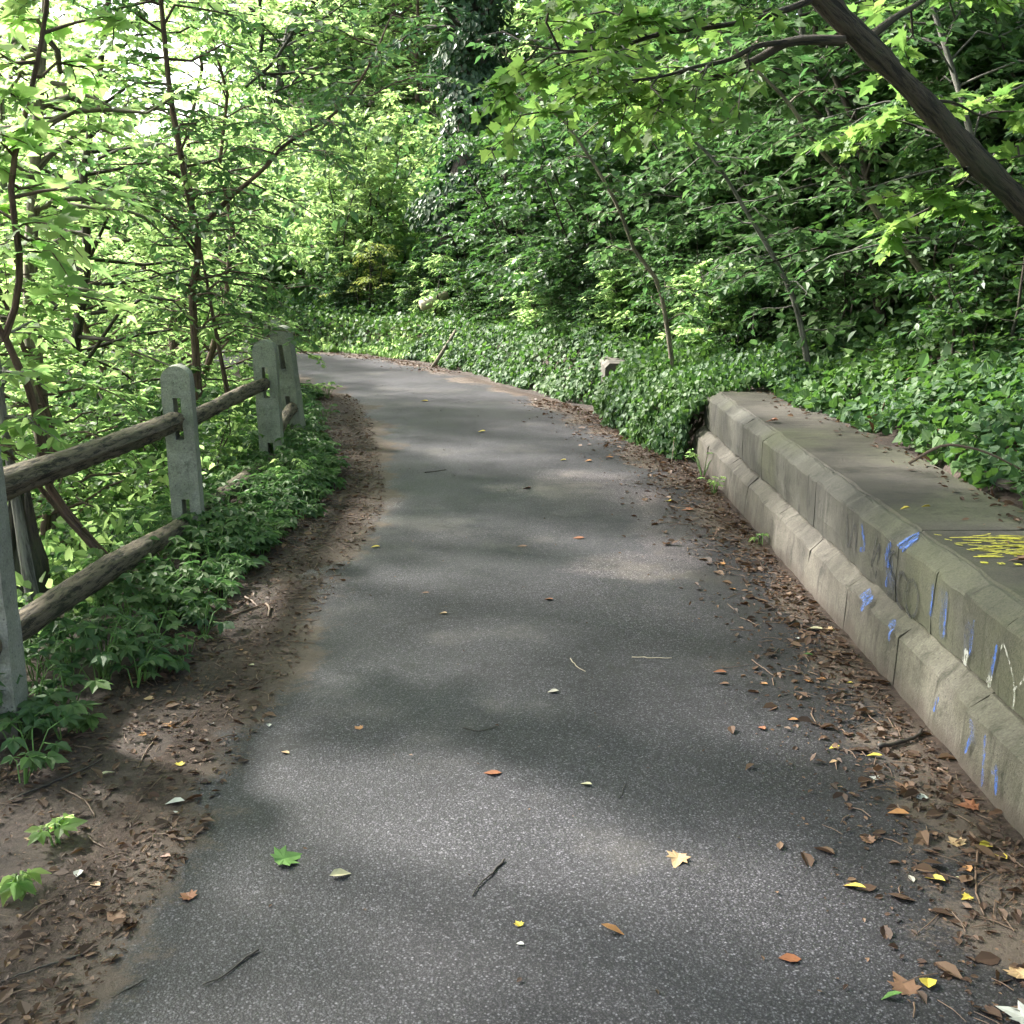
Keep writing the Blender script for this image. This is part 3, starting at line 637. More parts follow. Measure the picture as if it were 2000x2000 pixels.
# right bank
RT = []
for i in range(62):
    for _ in range(50):
        x, y = rng.uniform(1.2, 12), rng.uniform(4.5, 20)
        r = float(sdist([(x, y)], BANK)[0])
        if r > 1.0 and not (x < .9 and y > 13.2) and all((x - a) ** 2 + (y - b) ** 2 > .9 for a, b in RT) and not (y < 7 and x < 4.2): break
    RT.append((x, y))
    put(PR[int(rng.integers(0, 4))], x, y, rng.normal(0, .6), rng.uniform(.7, 1.1), 'young tree in the dense shaded thicket on the right hand bank', woods_group_r, -.15)
n_b = 0
for i in range(1500):
    x, y = rng.uniform(-12, 9), rng.uniform(5.5, 22); r = float(sdist([(x, y)], BANK)[0])
    if .5 < r < 5 and n_b < 210:
        if (y < 8.6 and r < 1.05) or (-4.6 < x < -.6 and y > 17.6): continue
        n_b += 1; k = int(rng.choice([0, 1, 2], p=[.45, .3, .25])) if x > -1 else int(rng.choice([1, 2, 3], p=[.3, .3, .4]))
        put(BUSH[k], x, y, rng.uniform(0, 6.28), rng.uniform(.6, 1.05) * (1.5 if r > 1.3 and y > 7 else 1), 'leafy shrub among the undergrowth covering the bank', 'shrubs covering the bank', -.1)
for i in range(80):
    x, y = rng.uniform(-8, -2.05), rng.uniform(3.2, 15); l = -float(sdist([(x, y)], FENCE)[0])
    if l < .3: continue
    put(BUSH[int(rng.choice([1, 2, 3]))], x, y, rng.uniform(0, 6.28), rng.uniform(.5, .95), 'low leafy shrub on the slope behind the log rail fence', 'shrubs behind the fence', -.1)

SHADE = make_tree('added_shade_tree', '', 'tree', (0, 0, 0), seed=401, h=10, r=.11, lean=(3.2, 0), spread=2.9, nb=46, ls=.13, tm=OVAL, leafm='leaf_bright', bark='bark_grey', t0=.5, ntw=11, nlf=11, tubes=False)  # added for their shade on path and bank, crowns out of view
for x, y, rz, s_ in [(-3.6, 4.2, .1, 1), (-4.1, 6.9, -.2, 1.05), (-3.8, 1.4, .3, 1.25), (-5.7, 3.7, 0, .95), (-3.4, -1.2, 0, 1), (3.8, -1.5, 3, 1), (5.0, 1.8, 2.9, 1), (-1.2, -3.5, .5, 1), (5.4, 9.6, 3.3, 1), (7.2, 12.6, 3.0, 1), (8.6, 7.4, 3.3, 1.1), (5.2, 15.6, 3.3, 1), (3.2, 19.0, 3.1, 1)]:
    put(SHADE, x, y, rz, s_, 'tall added tree whose crown, out of view, shades the path and bank', 'tall trees added to shade the path and bank', -.2)

# ------------------------------------------------------------------ leaning tree on the right and the named saplings
def leaning_tree():
    rng = rs(41); L, W = Leaves(), Wood()
    trunk = resample(px([(2330, 800), (2160, 590), (2000, 405), (1900, 305), (1800, 195), (1700, 95), (1600, -10), (1480, -150), (1300, -420)], [6.3, 6.2, 6.0, 5.95, 5.9, 5.85, 5.8, 5.8, 5.8]), 90)
    trunk[0, 2] = min(trunk[0, 2], h1(trunk[0, 0], trunk[0, 1]) - .1); base = trunk[0].copy(); t = np.linspace(0, 1, 90)
    W.tube(trunk - base, .072 - .026 * t + .005 * np.sin(t * 30) + .004 * np.sin(t * 71), 18, .05, rng)
    def br(pts, Y, r, n, ln, ls=.1, t0=.2, ntw=6, nlf=6, bias=None):
        P = resample(px(pts, Y), 20) - base; tt = np.linspace(0, 1, 20); W.tube(P, r * (1 - .75 * tt), 8, .04, rng)
        for k in range(n):
            u = t0 + (1 - t0) * (k + rng.random()) / n; q = np.array([np.interp(u, tt, P[:, i]) for i in range(3)])
            T = nrm((P[-1] - P[0])[None])[0]; side = nrm(np.cross(T, UP)[None])[0] * (1 if k % 2 else -1)
            d = nrm((T * .7 + side * .8 + rng.normal(0, .3, 3) + UP * .05)[None])[0]
            limb(L, W, rng, q, d, ln * rng.uniform(.6, 1.1), .007, ls, ntw, nlf, 4, True, up=.08, droop=.25, flat=.5)
    br([(1650, 80), (1600, 78), (1540, 82), (1480, 115), (1410, 148), (1330, 175), (1230, 190), (1130, 185)], 5.8, .026, 9, .6, ls=.078, ntw=7, nlf=7, t0=.3)
    br([(1540, 82), (1480, 90), (1420, 118), (1360, 130), (1290, 150), (1200, 160)], [5.8, 5.7, 5.6, 5.5, 5.4, 5.3], .015, 6, .5, ls=.078, ntw=6, nlf=7)
    br([(1600, -5), (1500, 30), (1400, 52), (1330, 55), (1250, 25), (1180, -30)], [5.8, 5.7, 5.6, 5.5, 5.5, 5.5], .018, 7, .55, ls=.078, ntw=6, nlf=7)
    br([(1330, 55), (1260, 75), (1200, 95), (1120, 100), (1040, 90)], [5.5, 5.4, 5.3, 5.2, 5.2], .012, 8, .5, ls=.078, ntw=6, nlf=7)
    br([(1690, 80), (1740, 40), (1800, 2), (1880, -60)], [5.85, 6.0, 6.2, 6.3], .026, 5, .6, t0=.5)
    br([(1885, 330), (1920, 320), (1960, 312), (2060, 290)], [5.9, 6.1, 6.4, 6.6], .012, 4, .5)
    br([(1800, 200), (1860, 200), (1930, 230), (2020, 222)], [5.9, 6.1, 6.4, 6.6], .010, 4, .5)
    br([(1860, 270), (1800, 250), (1750, 240), (1700, 262)], [5.9, 6.1, 6.3, 6.4], .008, 3, .35)
    br([(1895, 342), (1870, 365), (1830, 385), (1800, 430)], [5.9, 6.1, 6.2, 6.3], .008, 3, .3)
    for k in range(10):   # the high part, above the photo's frame
        u = rng.uniform(.86, 1); q = np.array([np.interp(u, t, trunk[:, i]) for i in range(3)]) - base; a = rng.uniform(0, 6.28)
        limb(L, W, rng, q, nrm(np.array([math.cos(a), math.sin(a), .4])[None])[0], 1.6, .015, .1, 9, 8, 4, False)
    o = thing('leaning_tree', 'thick dark leaning trunk with forked limbs crossing the top right corner', 'tree', tuple(base))
    obj('trunk', W.mesh('trunk', M['bark_dark']), o); obj('crown', L.mesh('crown', M['leaf_maple'], MAPLE, rng), o)
leaning_tree()
def rsap(label, pts, Y, r, nb=8, sp=.5, bark='bark_pale', leafm='leaf_mid', tm=OVAL, seed=0, ls=.08, t0=.45):
    P = px(pts, Y); P[0, 2] = min(P[0, 2], h1(P[0, 0], P[0, 1]) - .05)
    return px_tree('bank_sapling', label, 'sapling', [(P, r)], seed, ls, tm, leafm, bark, nb, sp, t0=t0, ntw=6, nlf=7, group='bare leaning saplings on the bank')
rsap('pale bowed sapling stem right of the ivy covered tree', [(1330, 690), (1290, 570), (1240, 490), (1210, 410), (1160, 320), (1100, 235), (1060, 200), (980, 100)], 9.5, .024, seed=51, t0=.2, nb=16)
rsap('bowed grey sapling stem rising above the far end of the wall', [(1590, 690), (1555, 600), (1510, 500), (1450, 400), (1400, 320), (1350, 270), (1305, 240), (1240, 190)], 8.3, .025, bark='bark_grey', seed=52, t0=.15, nb=16)
rsap('long pale pole leaning left behind the leaning trunk', [(1930, 700), (1860, 620), (1800, 530), (1730, 440), (1690, 385), (1600, 290), (1540, 200), (1480, 140), (1420, 80)], 7.6, .028, seed=53)
rsap('second thin pale pole just above and parallel to the long one', [(1840, 560), (1740, 400), (1660, 300), (1590, 210), (1510, 140), (1450, 90)], 9.2, .022, seed=54)
rsap('dark straight stem near the brown leafy clearing', [(1710, 560), (1700, 450), (1690, 330), (1680, 220), (1690, 100), (1690, -60)], 11, .035, bark='bark_dark', seed=55)
rsap('mottled stem rising behind the middle of the wall', [(1690, 620), (1660, 500), (1620, 390), (1600, 290), (1580, 150), (1560, -40)], 10.5, .04, bark='bark_grey', seed=56, leafm='leaf_dark')
rsap('thin tan stem below the leaning trunk', [(1910, 640), (1890, 520), (1870, 420), (1850, 300), (1830, 150)], 8.0, .016, seed=57, nb=5)
rsap('slim stem closest to the right edge below the leaning trunk', [(2010, 640), (1970, 520), (1935, 420), (1900, 330), (1860, 250)], 7.4, .015, seed=58, nb=5)
rsap('dark forked stem standing in the shade above the pale pole', [(1870, 640), (1830, 530), (1790, 450), (1760, 380)], 7.8, .018, bark='bark_dark', seed=59, nb=4)
# tree buried in ivy
def ivy_tree():
    rng = rs(61); x0, y0 = -.75, 17.6; z0 = h1(x0, y0) - .2; L, W = Leaves(), Wood()
    P = stem_line(rng, (0, 0, 0), (-1.2, .3, 9.5), (.3, 0, 0), 14, .01); W.tube(P, np.linspace(.26, .12, 14), 12, .04, rng)
    n = 15000; u = rng.uniform(.12, 1, n); c = np.stack([np.interp(u, np.linspace(0, 1, 14), P[:, i]) for i in range(3)], 1)
    a = rng.uniform(0, 6.28, n); R0 = (.42 + .16 * np.sin(u * 31 + a) + .13 * np.sin(u * 57 - 2 * a)) * rng.uniform(.6, 1.12, n)
    out = np.stack([np.cos(a), np.sin(a), np.zeros(n)], 1)
    N = nrm(out + rng.normal(0, .35, (n, 3)) + UP * .5); D = nrm(-UP + out * .5 + rng.normal(0, .4, (n, 3)))
    L.add(c + out * R0[:, None], D, N, rng.uniform(.07, .13, n))
    for k in range(26):
        uu = rng.uniform(.3, 1); q = np.array([np.interp(uu, np.linspace(0, 1, 14), P[:, i]) for i in range(3)]); aa = rng.uniform(0, 6.28)
        limb(L, W, rng, q, nrm(np.array([math.cos(aa), math.sin(aa), .25])[None])[0], rng.uniform(.9, 1.8), .03, .11, 9, 9, 5, False)
    o = thing('ivy_covered_tree', 'tall dark tree buried in ivy above the far bend', 'tree', (x0, y0, z0))
    obj('trunk', W.mesh('trunk', M['bark_dark']), o); obj('ivy', L.mesh('ivy', M['leaf_deep'], WIDE, rng), o)
ivy_tree()
def mound(name, label, cat, x0, y0, rx, ry, hh, n, ls, leafm, seed, tm=WIDE, pw=1.0, lean=(0, 0)):
    rng = rs(seed); z0 = h1(x0, y0) - .1; L, W = Leaves(), Wood(); u = rng.random(n) ** .8; a = rng.uniform(0, 6.28, n)
    rad = (1 - u ** pw) ** .7 * (1 + .16 * np.sin(3 * a + u * 7) + .12 * np.sin(7 * a - u * 13)) * rng.uniform(.45, 1.15, n) * (1 + .22 * np.sin(u * 23 + 2 * np.sin(a * 2)))
    P = np.stack([np.cos(a) * rad * rx + lean[0] * u, np.sin(a) * rad * ry + lean[1] * u, u * hh], 1)
    P[:, 2] += h_rel(P, x0, y0, z0) * (1 - u) * .8
    out = np.stack([np.cos(a), np.sin(a), 0 * a], 1); N = nrm(out * .8 + UP * .9 + rng.normal(0, .35, (n, 3))); D = nrm(-UP * .6 + out + rng.normal(0, .4, (n, 3)))
    L.add(P, D, N, ls * rng.uniform(.6, 1.25, n))
    for k in range(7):
        b = rng.normal(0, .12, 2) * (rx, ry); W.tube(stem_line(rng, (b[0], b[1], -.1), (b[0] * 2 + lean[0] * .8, b[1] * 2 + lean[1] * .8, hh * rng.uniform(.6, .9)), (0, 0, 0), 6, .03), np.linspace(.02, .006, 6), 5)
    o = thing(name, label, cat, (x0, y0, z0)); obj('stems', W.mesh('stems', M['bark_dark']), o); obj('foliage', L.mesh('foliage', M[leafm], tm, rng), o)
big = None
def h_rel(P, x0, y0, z0): return np.maximum(H(P[:, 0] + x0, P[:, 1] + y0) - z0, -1)
M['leaf_vine'] = leaf_mat('leaf_vine', [(.09, .17, .08), (.12, .2, .1), (.15, .22, .1), (.1, .18, .1)], [(.3, .5, .15), (.45, .6, .2)], .45)
VINE = 1
jA0 = int(np.argmin(np.abs(BANK[:, 1] - 9.8))); jC0 = min(len(BANK) - 2, int(np.argmin(np.hypot(BANK[:, 0] + 9, BANK[:, 1] - 18.8))))
def big_shrub(name, label, x, y, seed, h, sp, nb, ls, leafm, tm=OVAL, stems=7, lean=(0, 0), ntw=8, nlf=9):
    return make_tree(name, label, 'shrub', (x, y, h1(x, y) - .08), trunk_name='stems', crown_name='foliage', seed=seed, h=h, r=.018, spread=sp, nb=nb, ls=ls, tm=tm, leafm=leafm, t0=.08, ntw=ntw, nlf=nlf, stems=stems, tubes=False, flat=.45, lean=lean)
big_shrub('vine_mound', 'tall heap of pale sunlit vine leaves at the outside of the bend', -2.7, 18.9, 71, 3.0, 1.25, 190, .085, 'leaf_vine', WIDE, 12)
big_shrub('yellowing_shrub', 'yellowing shrub at the foot of the bank where the path bends', -2.15, 17.8, 72, 1.15, .5, 42, .06, 'leaf_yellow', ntw=6, nlf=6)
big_shrub('feathery_shrub', 'feathery light green shrub at the path edge right of the yellowing one', -1.15, 16.9, 73, 1.0, .5, 60, .06, 'leaf_bright', NARROW)
k_ = 0; rngb = rs(555)
for k in range(60):
    f = rngb.uniform(jA0, jC0); i_ = int(f); p_ = BANK[i_]; t_ = nrm((BANK[i_ + 1] - BANK[i_])[None])[0]; q_ = p_ + np.array([t_[1], -t_[0]]) * rngb.uniform(.45, 1.1); near = -4.4 < q_[0] < -1.4
    if near and k_ > 6: continue
    k_ += near; put(BUSH[int(rngb.choice([0, 1, 2, 3], p=[.3, .15, .35, .2]))], q_[0], q_[1], rngb.uniform(0, 6.28), rngb.uniform(.35, .5) if near else rngb.uniform(.55, 1.0), 'leafy shrub among the undergrowth covering the bank', 'shrubs covering the bank', -.05)
big_shrub('broad_shrub', 'big dark broad leaved shrub overhanging the ivy bank above the second wall block', 1.3, 13.4, 74, 2.7, 1.3, 110, .1, 'leaf_dark', WIDE, lean=(-.5, -.5))
big_shrub('layered_shrub', 'dusty teal shrub with layered leaves left of the dark broad one', .2, 15.8, 75, 2.8, 1.3, 110, .09, 'leaf_dark', OVAL, lean=(-.5, -.4))
big_shrub('arching_shrub', 'tall arching shrub behind the ivy curtain at the far end of the wall', 2.6, 11.4, 76, 2.6, 1.3, 100, .09, 'leaf_mid', OVAL, lean=(-.6, -.4))
big_shrub('arching_shrub', 'tall shaded shrub on the bank behind the middle of the wall', 3.6, 9.2, 77, 2.3, 1.2, 100, .085, 'leaf_dark', OVAL, lean=(-.5, -.2))
big_shrub('arching_shrub', 'tall shaded shrub on the bank at the right border of the photo', 4.4, 7.6, 78, 2.2, 1.2, 90, .085, 'leaf_mid', WIDE, lean=(-.4, 0))
# cut log and leaning dead stick
W = Wood(); a, b = at(822, 598, 16.5), at(874, 577, 16.65); W.tube([a, (a + b) / 2, b], [.075, .08, .075], 12, .03, rs(3), True)
tag(obj('cut_log', W.mesh('cut_log', M['stick_pale'])), 'short pale cut log lying in the leaves high on the bank beyond the bend', 'log')
W = Wood(); a, b = at(845, 712, 14.9), at(890, 645, 15.1); a[2] = 0; W.tube([a, (a + b) / 2 + (.02, 0, .02), b], [.03, .026, .02], 8, .05, rs(3), True)
tag(obj('dead_branch', W.mesh('dead_branch', M['bark_pale'])), 'dead pale branch propped upright against the ivy at the path edge', 'branch')
W = Wood()
P = px([(1775, 905), (1800, 890), (1835, 872), (1870, 870), (1930, 885), (2010, 925)], 4.6); W.tube(resample(P, 16), np.linspace(.007, .004, 16), 6)
tag(obj('arched_twig', W.mesh('arched_twig', M['stick_brown'])), 'arched bare twig bowing over the ivy behind the flat wall top', 'twig')
W = Wood(); W.tube([(2.12, 4.75, .56), (2.13, 4.55, .57), (2.17, 4.3, .56), (2.2, 4.1, .57)], [.02, .022, .02, .018], 8, .06, rs(1), True)
tag(obj('fallen_stick', W.mesh('fallen_stick', M['rot'])), 'thick dark stick lying along the back edge of the wall top', 'stick')

# ------------------------------------------------------------------ ground cover (stuff)
def scatter(name, n, region, accept, ls, leafm, seed, tm=ROUND, hgt=(.02, .18), label='', nslope=.7, jit=.45, cat=None):
    rng = rs(seed); x = rng.uniform(region[0], region[1], n); y = rng.uniform(region[2], region[3], n)
    r = sdist(np.stack([x, y], 1), BANK); l = -sdist(np.stack([x, y], 1), FENCE); k = accept(x, y, r, l, rng); x, y = x[k], y[k]
    z = H(x, y); e = .05; gxx = (H(x + e, y) - z) / e; gyy = (H(x, y + e) - z) / e
    N0 = nrm(np.stack([-np.clip(gxx, -2, 2) * nslope, -np.clip(gyy, -2, 2) * nslope, np.ones(len(x))], 1)); m = len(x)
    lump = .5 + .5 * vnoise(x * 4, y * 4, seed); hh = hgt[0] + (hgt[1] - hgt[0]) * np.clip(lump * rng.uniform(.2, 1.2, m), 0, 1.4)
    P = np.stack([x, y, z], 1) + N0 * hh[:, None]
    N = nrm(N0 + rng.normal(0, jit, (m, 3))); D = nrm(rng.normal(0, 1, (m, 3)) - .3 * UP - N0 * .2 + np.stack([-gxx, -gyy, 0 * x], 1) * .5)
    L = Leaves(); L.add(P, D, N, ls * rng.uniform(.55, 1.3, m))
    o = obj(name, L.mesh(name, M[leafm], tm, rng)); tag(o, label, cat or 'ground cover', kind='stuff'); return o
ed = lambda x, y: sdist(np.stack([x, y], 1), RIGHT)
scatter('ivy_ground_cover', 90000, (1.9, 6.5, 2.2, 11), lambda x, y, r, l, g: (r > .30 + .12 * np.abs(vnoise(x * 3, y * 3, 8)) - np.clip((y - 6) * .12, 0, .22)) & (r < 4.5) & (g.random(len(x)) < 1.15 - r * .12), .058, 'leaf_ivy', 81, hgt=(.01, .16), label='dense low ivy carpeting the ground behind the wall top')
scatter('ivy_ground_cover', 90000, (-9, 4, 9.5, 20), lambda x, y, r, l, g: (r > -.12 + .1 * vnoise(x * 2, y * 2, 9)) & (r < 2.6), .062, 'leaf_ivy', 82, hgt=(.02, .25), label='ivy and vines covering the foot of the bank as far as the bend')
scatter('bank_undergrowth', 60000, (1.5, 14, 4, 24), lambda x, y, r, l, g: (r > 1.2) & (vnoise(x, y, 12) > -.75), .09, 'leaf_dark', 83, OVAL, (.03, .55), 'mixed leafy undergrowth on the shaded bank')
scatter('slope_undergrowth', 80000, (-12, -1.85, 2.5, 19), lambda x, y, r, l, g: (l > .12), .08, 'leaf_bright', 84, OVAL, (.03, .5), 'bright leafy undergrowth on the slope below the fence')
scatter('bend_undergrowth', 26000, (-9, 1.5, 18.2, 27), lambda x, y, r, l, g: (r > .5), .13, 'leaf_bright', 188, WIDE, (.03, .9), 'leafy plants on the slope behind the bend')
scatter('far_undergrowth', 70000, (-26, 12, 18, 50), lambda x, y, r, l, g: (r > .6) & (x > -.42 * y), .2, 'leaf_mid', 88, OVAL, (.05, 1.6), 'leafy undergrowth filling the woodland floor beyond the bend')
def foot_ivy(name, i0, i1, n, ls, leafm, seed, r0, r1, label, tm=ROUND):
    rng = rs(seed); f = rng.uniform(i0, i1, n); i = f.astype(int); a = (f - i)[:, None]; P = BANK[i] * (1 - a) + BANK[i + 1] * a; T = nrm(BANK[i + 1] - BANK[i]); Nn = np.stack([T[:, 1], -T[:, 0]], 1)
    bul = .13 * vnoise(P[:, 0] * 3, P[:, 1] * 3, seed)
    q = rng.uniform(0, 1, n); r = r0 + (r1 - r0) * q + bul * (1 - q); xy = P + Nn * r[:, None]
    z = np.maximum(H(xy[:, 0], xy[:, 1]), np.interp(q, [0, .15, .45, 1], [.0, .16, .42, .7]) * rng.uniform(.5, 1.05, n)) + rng.uniform(0, .08, n)
    out = np.stack([-Nn[:, 0], -Nn[:, 1], 0 * z], 1); N = nrm(out * 1.1 + UP * .9 + rng.normal(0, .45, (n, 3))); D = nrm(-UP + rng.normal(0, .5, (n, 3)) + out * .4)
    L = Leaves(); L.add(np.stack([xy[:, 0], xy[:, 1], z], 1), D, N, ls * rng.uniform(.55, 1.3, n)); tag(obj(name, L.mesh(name, M[leafm], tm, rng)), label, 'ground cover', kind='stuff')
dB = np.concatenate([[0], np.cumsum(np.linalg.norm(np.diff(BANK, axis=0), axis=1))])
jA = int(np.argmin(np.abs(BANK[:, 1] - 11.0))); jB = int(np.argmin(np.hypot(BANK[:, 0] + .9, BANK[:, 1] - 15.4))); jC = min(len(BANK) - 2, int(np.argmin(np.hypot(BANK[:, 0] + 9, BANK[:, 1] - 18.8))))
foot_ivy('ivy_bank', jA, jB + 1, 16000, .055, 'leaf_ivy', 181, -.30, .9, 'small leaved ivy spilling over the foot of the bank to the asphalt')
foot_ivy('sunlit_bank_plants', jB - 1, jC, 20000, .075, 'leaf_bright', 182, -.28, 1.0, 'bright mixed plants along the outside of the bend', WIDE)
scatter('mixed_plants', 9000, (-3, 7, 6.8, 18), lambda x, y, r, l, g: (r > .45) & (r < 3.4) & (vnoise(x * 2, y * 2, 44) > -.1), .09, 'leaf_mid', 89, WIDE, (.08, .4), 'larger broad leaves standing out of the ivy')
# leaf litter over the bank soil
scatter('leaf_litter', 30000, (1.8, 14, 3, 20), lambda x, y, r, l, g: (r > .25) & (g.random(len(x)) < np.where(r < 1, .8, .5)), .07, 'dead_leaf', 85, OVAL, (.0, .03), 'brown dead leaves on the soil of the bank', cat='leaf litter')
# ivy curtain over the hidden wall between the two concrete ends
def curtain():
    rng = rs(86); n = 15000; L = Leaves(); s = rng.random(n); u = rng.random(n)
    line = resample([(1.42, 8.15), (1.30, 8.6), (1.16, 9.3), (1.08, 10.0), (1.05, 10.6)], 60); tt = np.linspace(0, 1, 60)
    bx = np.interp(s, tt, line[:, 0]); by = np.interp(s, tt, line[:, 1])
    prof = np.array([(-.20, .02), (-.14, .22), (-.04, .40), (.10, .52), (.35, .60), (.7, .72)]); pt = np.linspace(0, 1, 6)
    ox = np.interp(u, pt, prof[:, 0]); oz = np.interp(u, pt, prof[:, 1]); bul = .07 * vnoise(by * 6, oz * 9, 4)
    P = np.stack([bx + ox - bul, by, oz + .05 * vnoise(bx * 5, by * 5, 6)], 1) + rng.normal(0, .025, (n, 3)); P[:, 2] = np.maximum(P[:, 2], .01)
    N0 = np.stack([-(1 - u) * 1.0, -.35 + 0 * u, .3 + u], 1); N = nrm(N0 + rng.normal(0, .4, (n, 3))); D = nrm(-UP + rng.normal(0, .5, (n, 3)))
    L.add(P, D, N, .046 * rng.uniform(.6, 1.3, n))
    o = thing('ivy_curtain', 'thick curtain of small ivy leaves hanging over the far end of the wall', 'ivy', (1.2, 8.8, 0))
    Wd = Wood()
    for k in range(60):
        y = rng.uniform(8.3, 10.6); x = np.interp(y, line[:, 1], line[:, 0]); Wd.tube([(x + .3, y, .55), (x + .02, y + rng.normal(0, .05), .42), (x - .12, y + rng.normal(0, .08), .2), (x - .17, y + rng.normal(0, .1), .0)], [.004, .004, .003, .002], 4)
    a_ = obj('vines', Wd.mesh('vines', M['stick_brown']), o); b_ = obj('foliage', L.mesh('foliage', M['leaf_ivy'], ROUND, rng), o)
    for q in (a_, b_): q.location = (-1.2, -8.8, 0)
    hw = [(1.40, -.1), (1.40, .48), (1.9, .50), (1.9, -.1)]
curtain()
# weeds on the left verge
def weeds(name, label, spots, seed, ls=.07, leafm='leaf_mid', tm=OVAL, group=None):
    rng = rs(seed); L, W = Leaves(), Wood(); b = np.array([*np.mean([(s[0], s[1]) for s in spots], 0), 0])
    for (x, y, hh, n) in spots:
        o = np.array((x, y, h1(x, y))) - b
        for k in range(n):
            a = rng.uniform(0, 6.28); out = np.array([math.cos(a), math.sin(a), 0]); top = o + out * hh * rng.uniform(.2, .8) + UP * hh * rng.uniform(.5, 1)
            W.tube([o + out * .01, o + (top - o) * .5 + UP * .03, top], [.003, .0025, .0015], 3)
            m = 5; aa = a + np.linspace(-1.9, 1.9, m); D = np.stack([np.cos(aa), np.sin(aa), rng.uniform(-.45, .05, m)], 1)
            N = nrm(UP + rng.normal(0, .25, (m, 3)) + out * .2); L.add(np.repeat(top[None], m, 0), nrm(D), N, ls * rng.uniform(.7, 1.2) * np.array([.7, .95, 1.1, .95, .7]), np.full(m, rng.random()))
    if name is None: return W, L, rng, b
    t = thing(name, label, 'plant', tuple(b), group); obj('stems', W.mesh('stems', M['fl_green']), t); obj('foliage', L.mesh('foliage', M[leafm], tm, rng), t); return t
rng = rs(91)
def verge_edge(y): return np.interp(y, [2.8, 3.3, 3.8, 4.4, 5, 5.6, 6.3, 7.0, 7.8, 9, 11], [-1.52, -1.38, -1.27, -1.30, -1.34, -1.30, -1.22, -1.18, -1.30, -1.58, -2.1])
sp = []
while len(sp) < 760:
    y = rng.uniform(3.1, 12); e = verge_edge(y); x = e - abs(rng.normal(0, .42)) + .03
    if x < -3.2 or (y < 4.4 and x > -1.75 and rng.random() < .55): continue
    sp.append((x, y, rng.uniform(.05, .11) + .10 * min(1, (e - x) / .3) + (.06 if rng.random() < .12 else 0), int(rng.integers(3, 7))))
W, L, r_, b = weeds(None, '', sp, 92, .058)
t = obj('verge_weeds', L.mesh('verge_weeds', M['leaf_mid'], OVAL, r_)); t.location = tuple(b); tag(t, 'dense low weeds growing under the fence rails', 'ground cover', kind='stuff')
t2 = obj('weed_stems', W.mesh('weed_stems', M['fl_green'])); t2.location = tuple(b); tag(t2, 'thin stems of the weeds growing under the fence rails', 'ground cover', kind='stuff')
g0 = lambda x, y: ground(x, y)[:2]
for lab, x, y, hh, n, lf in [('small five leaved weed at the foot of the nearest post', 95, 1390, .13, 6, 'leaf_mid'), ('low weed left of the curled white leaf', 45, 1530, .10, 5, 'leaf_mid'), ('thin creeping weed beside the brown leaves at the lower left', 110, 1650, .06, 4, 'leaf_bright'), ('tiny weed nearest the bottom left corner of the verge', 40, 1740, .05, 3, 'leaf_bright'),
        ('broad leaved weed hanging over the soil below the rail', 200, 1320, .22, 10, 'leaf_mid'), ('spreading pale weed at the tip of the leafy patch', 560, 960, .22, 12, 'leaf_bright'), ('star leaved weed right of the sloping lower rail', 400, 1240, .14, 6, 'leaf_dark'), ('weed tuft at the foot of the leaning post', 630, 830, .2, 8, 'leaf_mid'), ('grassy tuft by the asphalt beyond the leaning post', 640, 778, .18, 8, 'leaf_bright')]:
    X, Y = g0(x, y); weeds('weed', lab, [(X, Y, hh, n + max(2, n // 2))], int(x + y), .055, lf, group='weeds on the left verge')
for lab, x, y, hh, n in [('bright weed growing from the foot of the wall near its far end', 1395, 965, .12, 8), ('small bright seedling at the foot of the wall', 1500, 1065, .08, 3), ('pale weed sprouting in the joint at the far end of the wall', 1425, 930, .2, 7)]:
    X, Y = g0(x, y); X = min(X, 1.34); weeds('weed', lab, [(X, Y, hh, n)], int(x), .04, 'leaf_bright', group='weeds at the foot of the wall')

_LP, _RP = resample(LEFT, 300), resample(RIGHT, 300)
def surf(x, y):
    P = np.stack([np.atleast_1d(x), np.atleast_1d(y)], 1).astype(float); l = sdist(P, _LP[::3]); r = -sdist(P, _RP[::3]); w = np.maximum(l + r, .3); t = l / w
    return np.where((l > -EXT) & (r > -EXT), .004 + .012 * np.maximum(0, 1 - (2 * t - 1) ** 2), 0.)
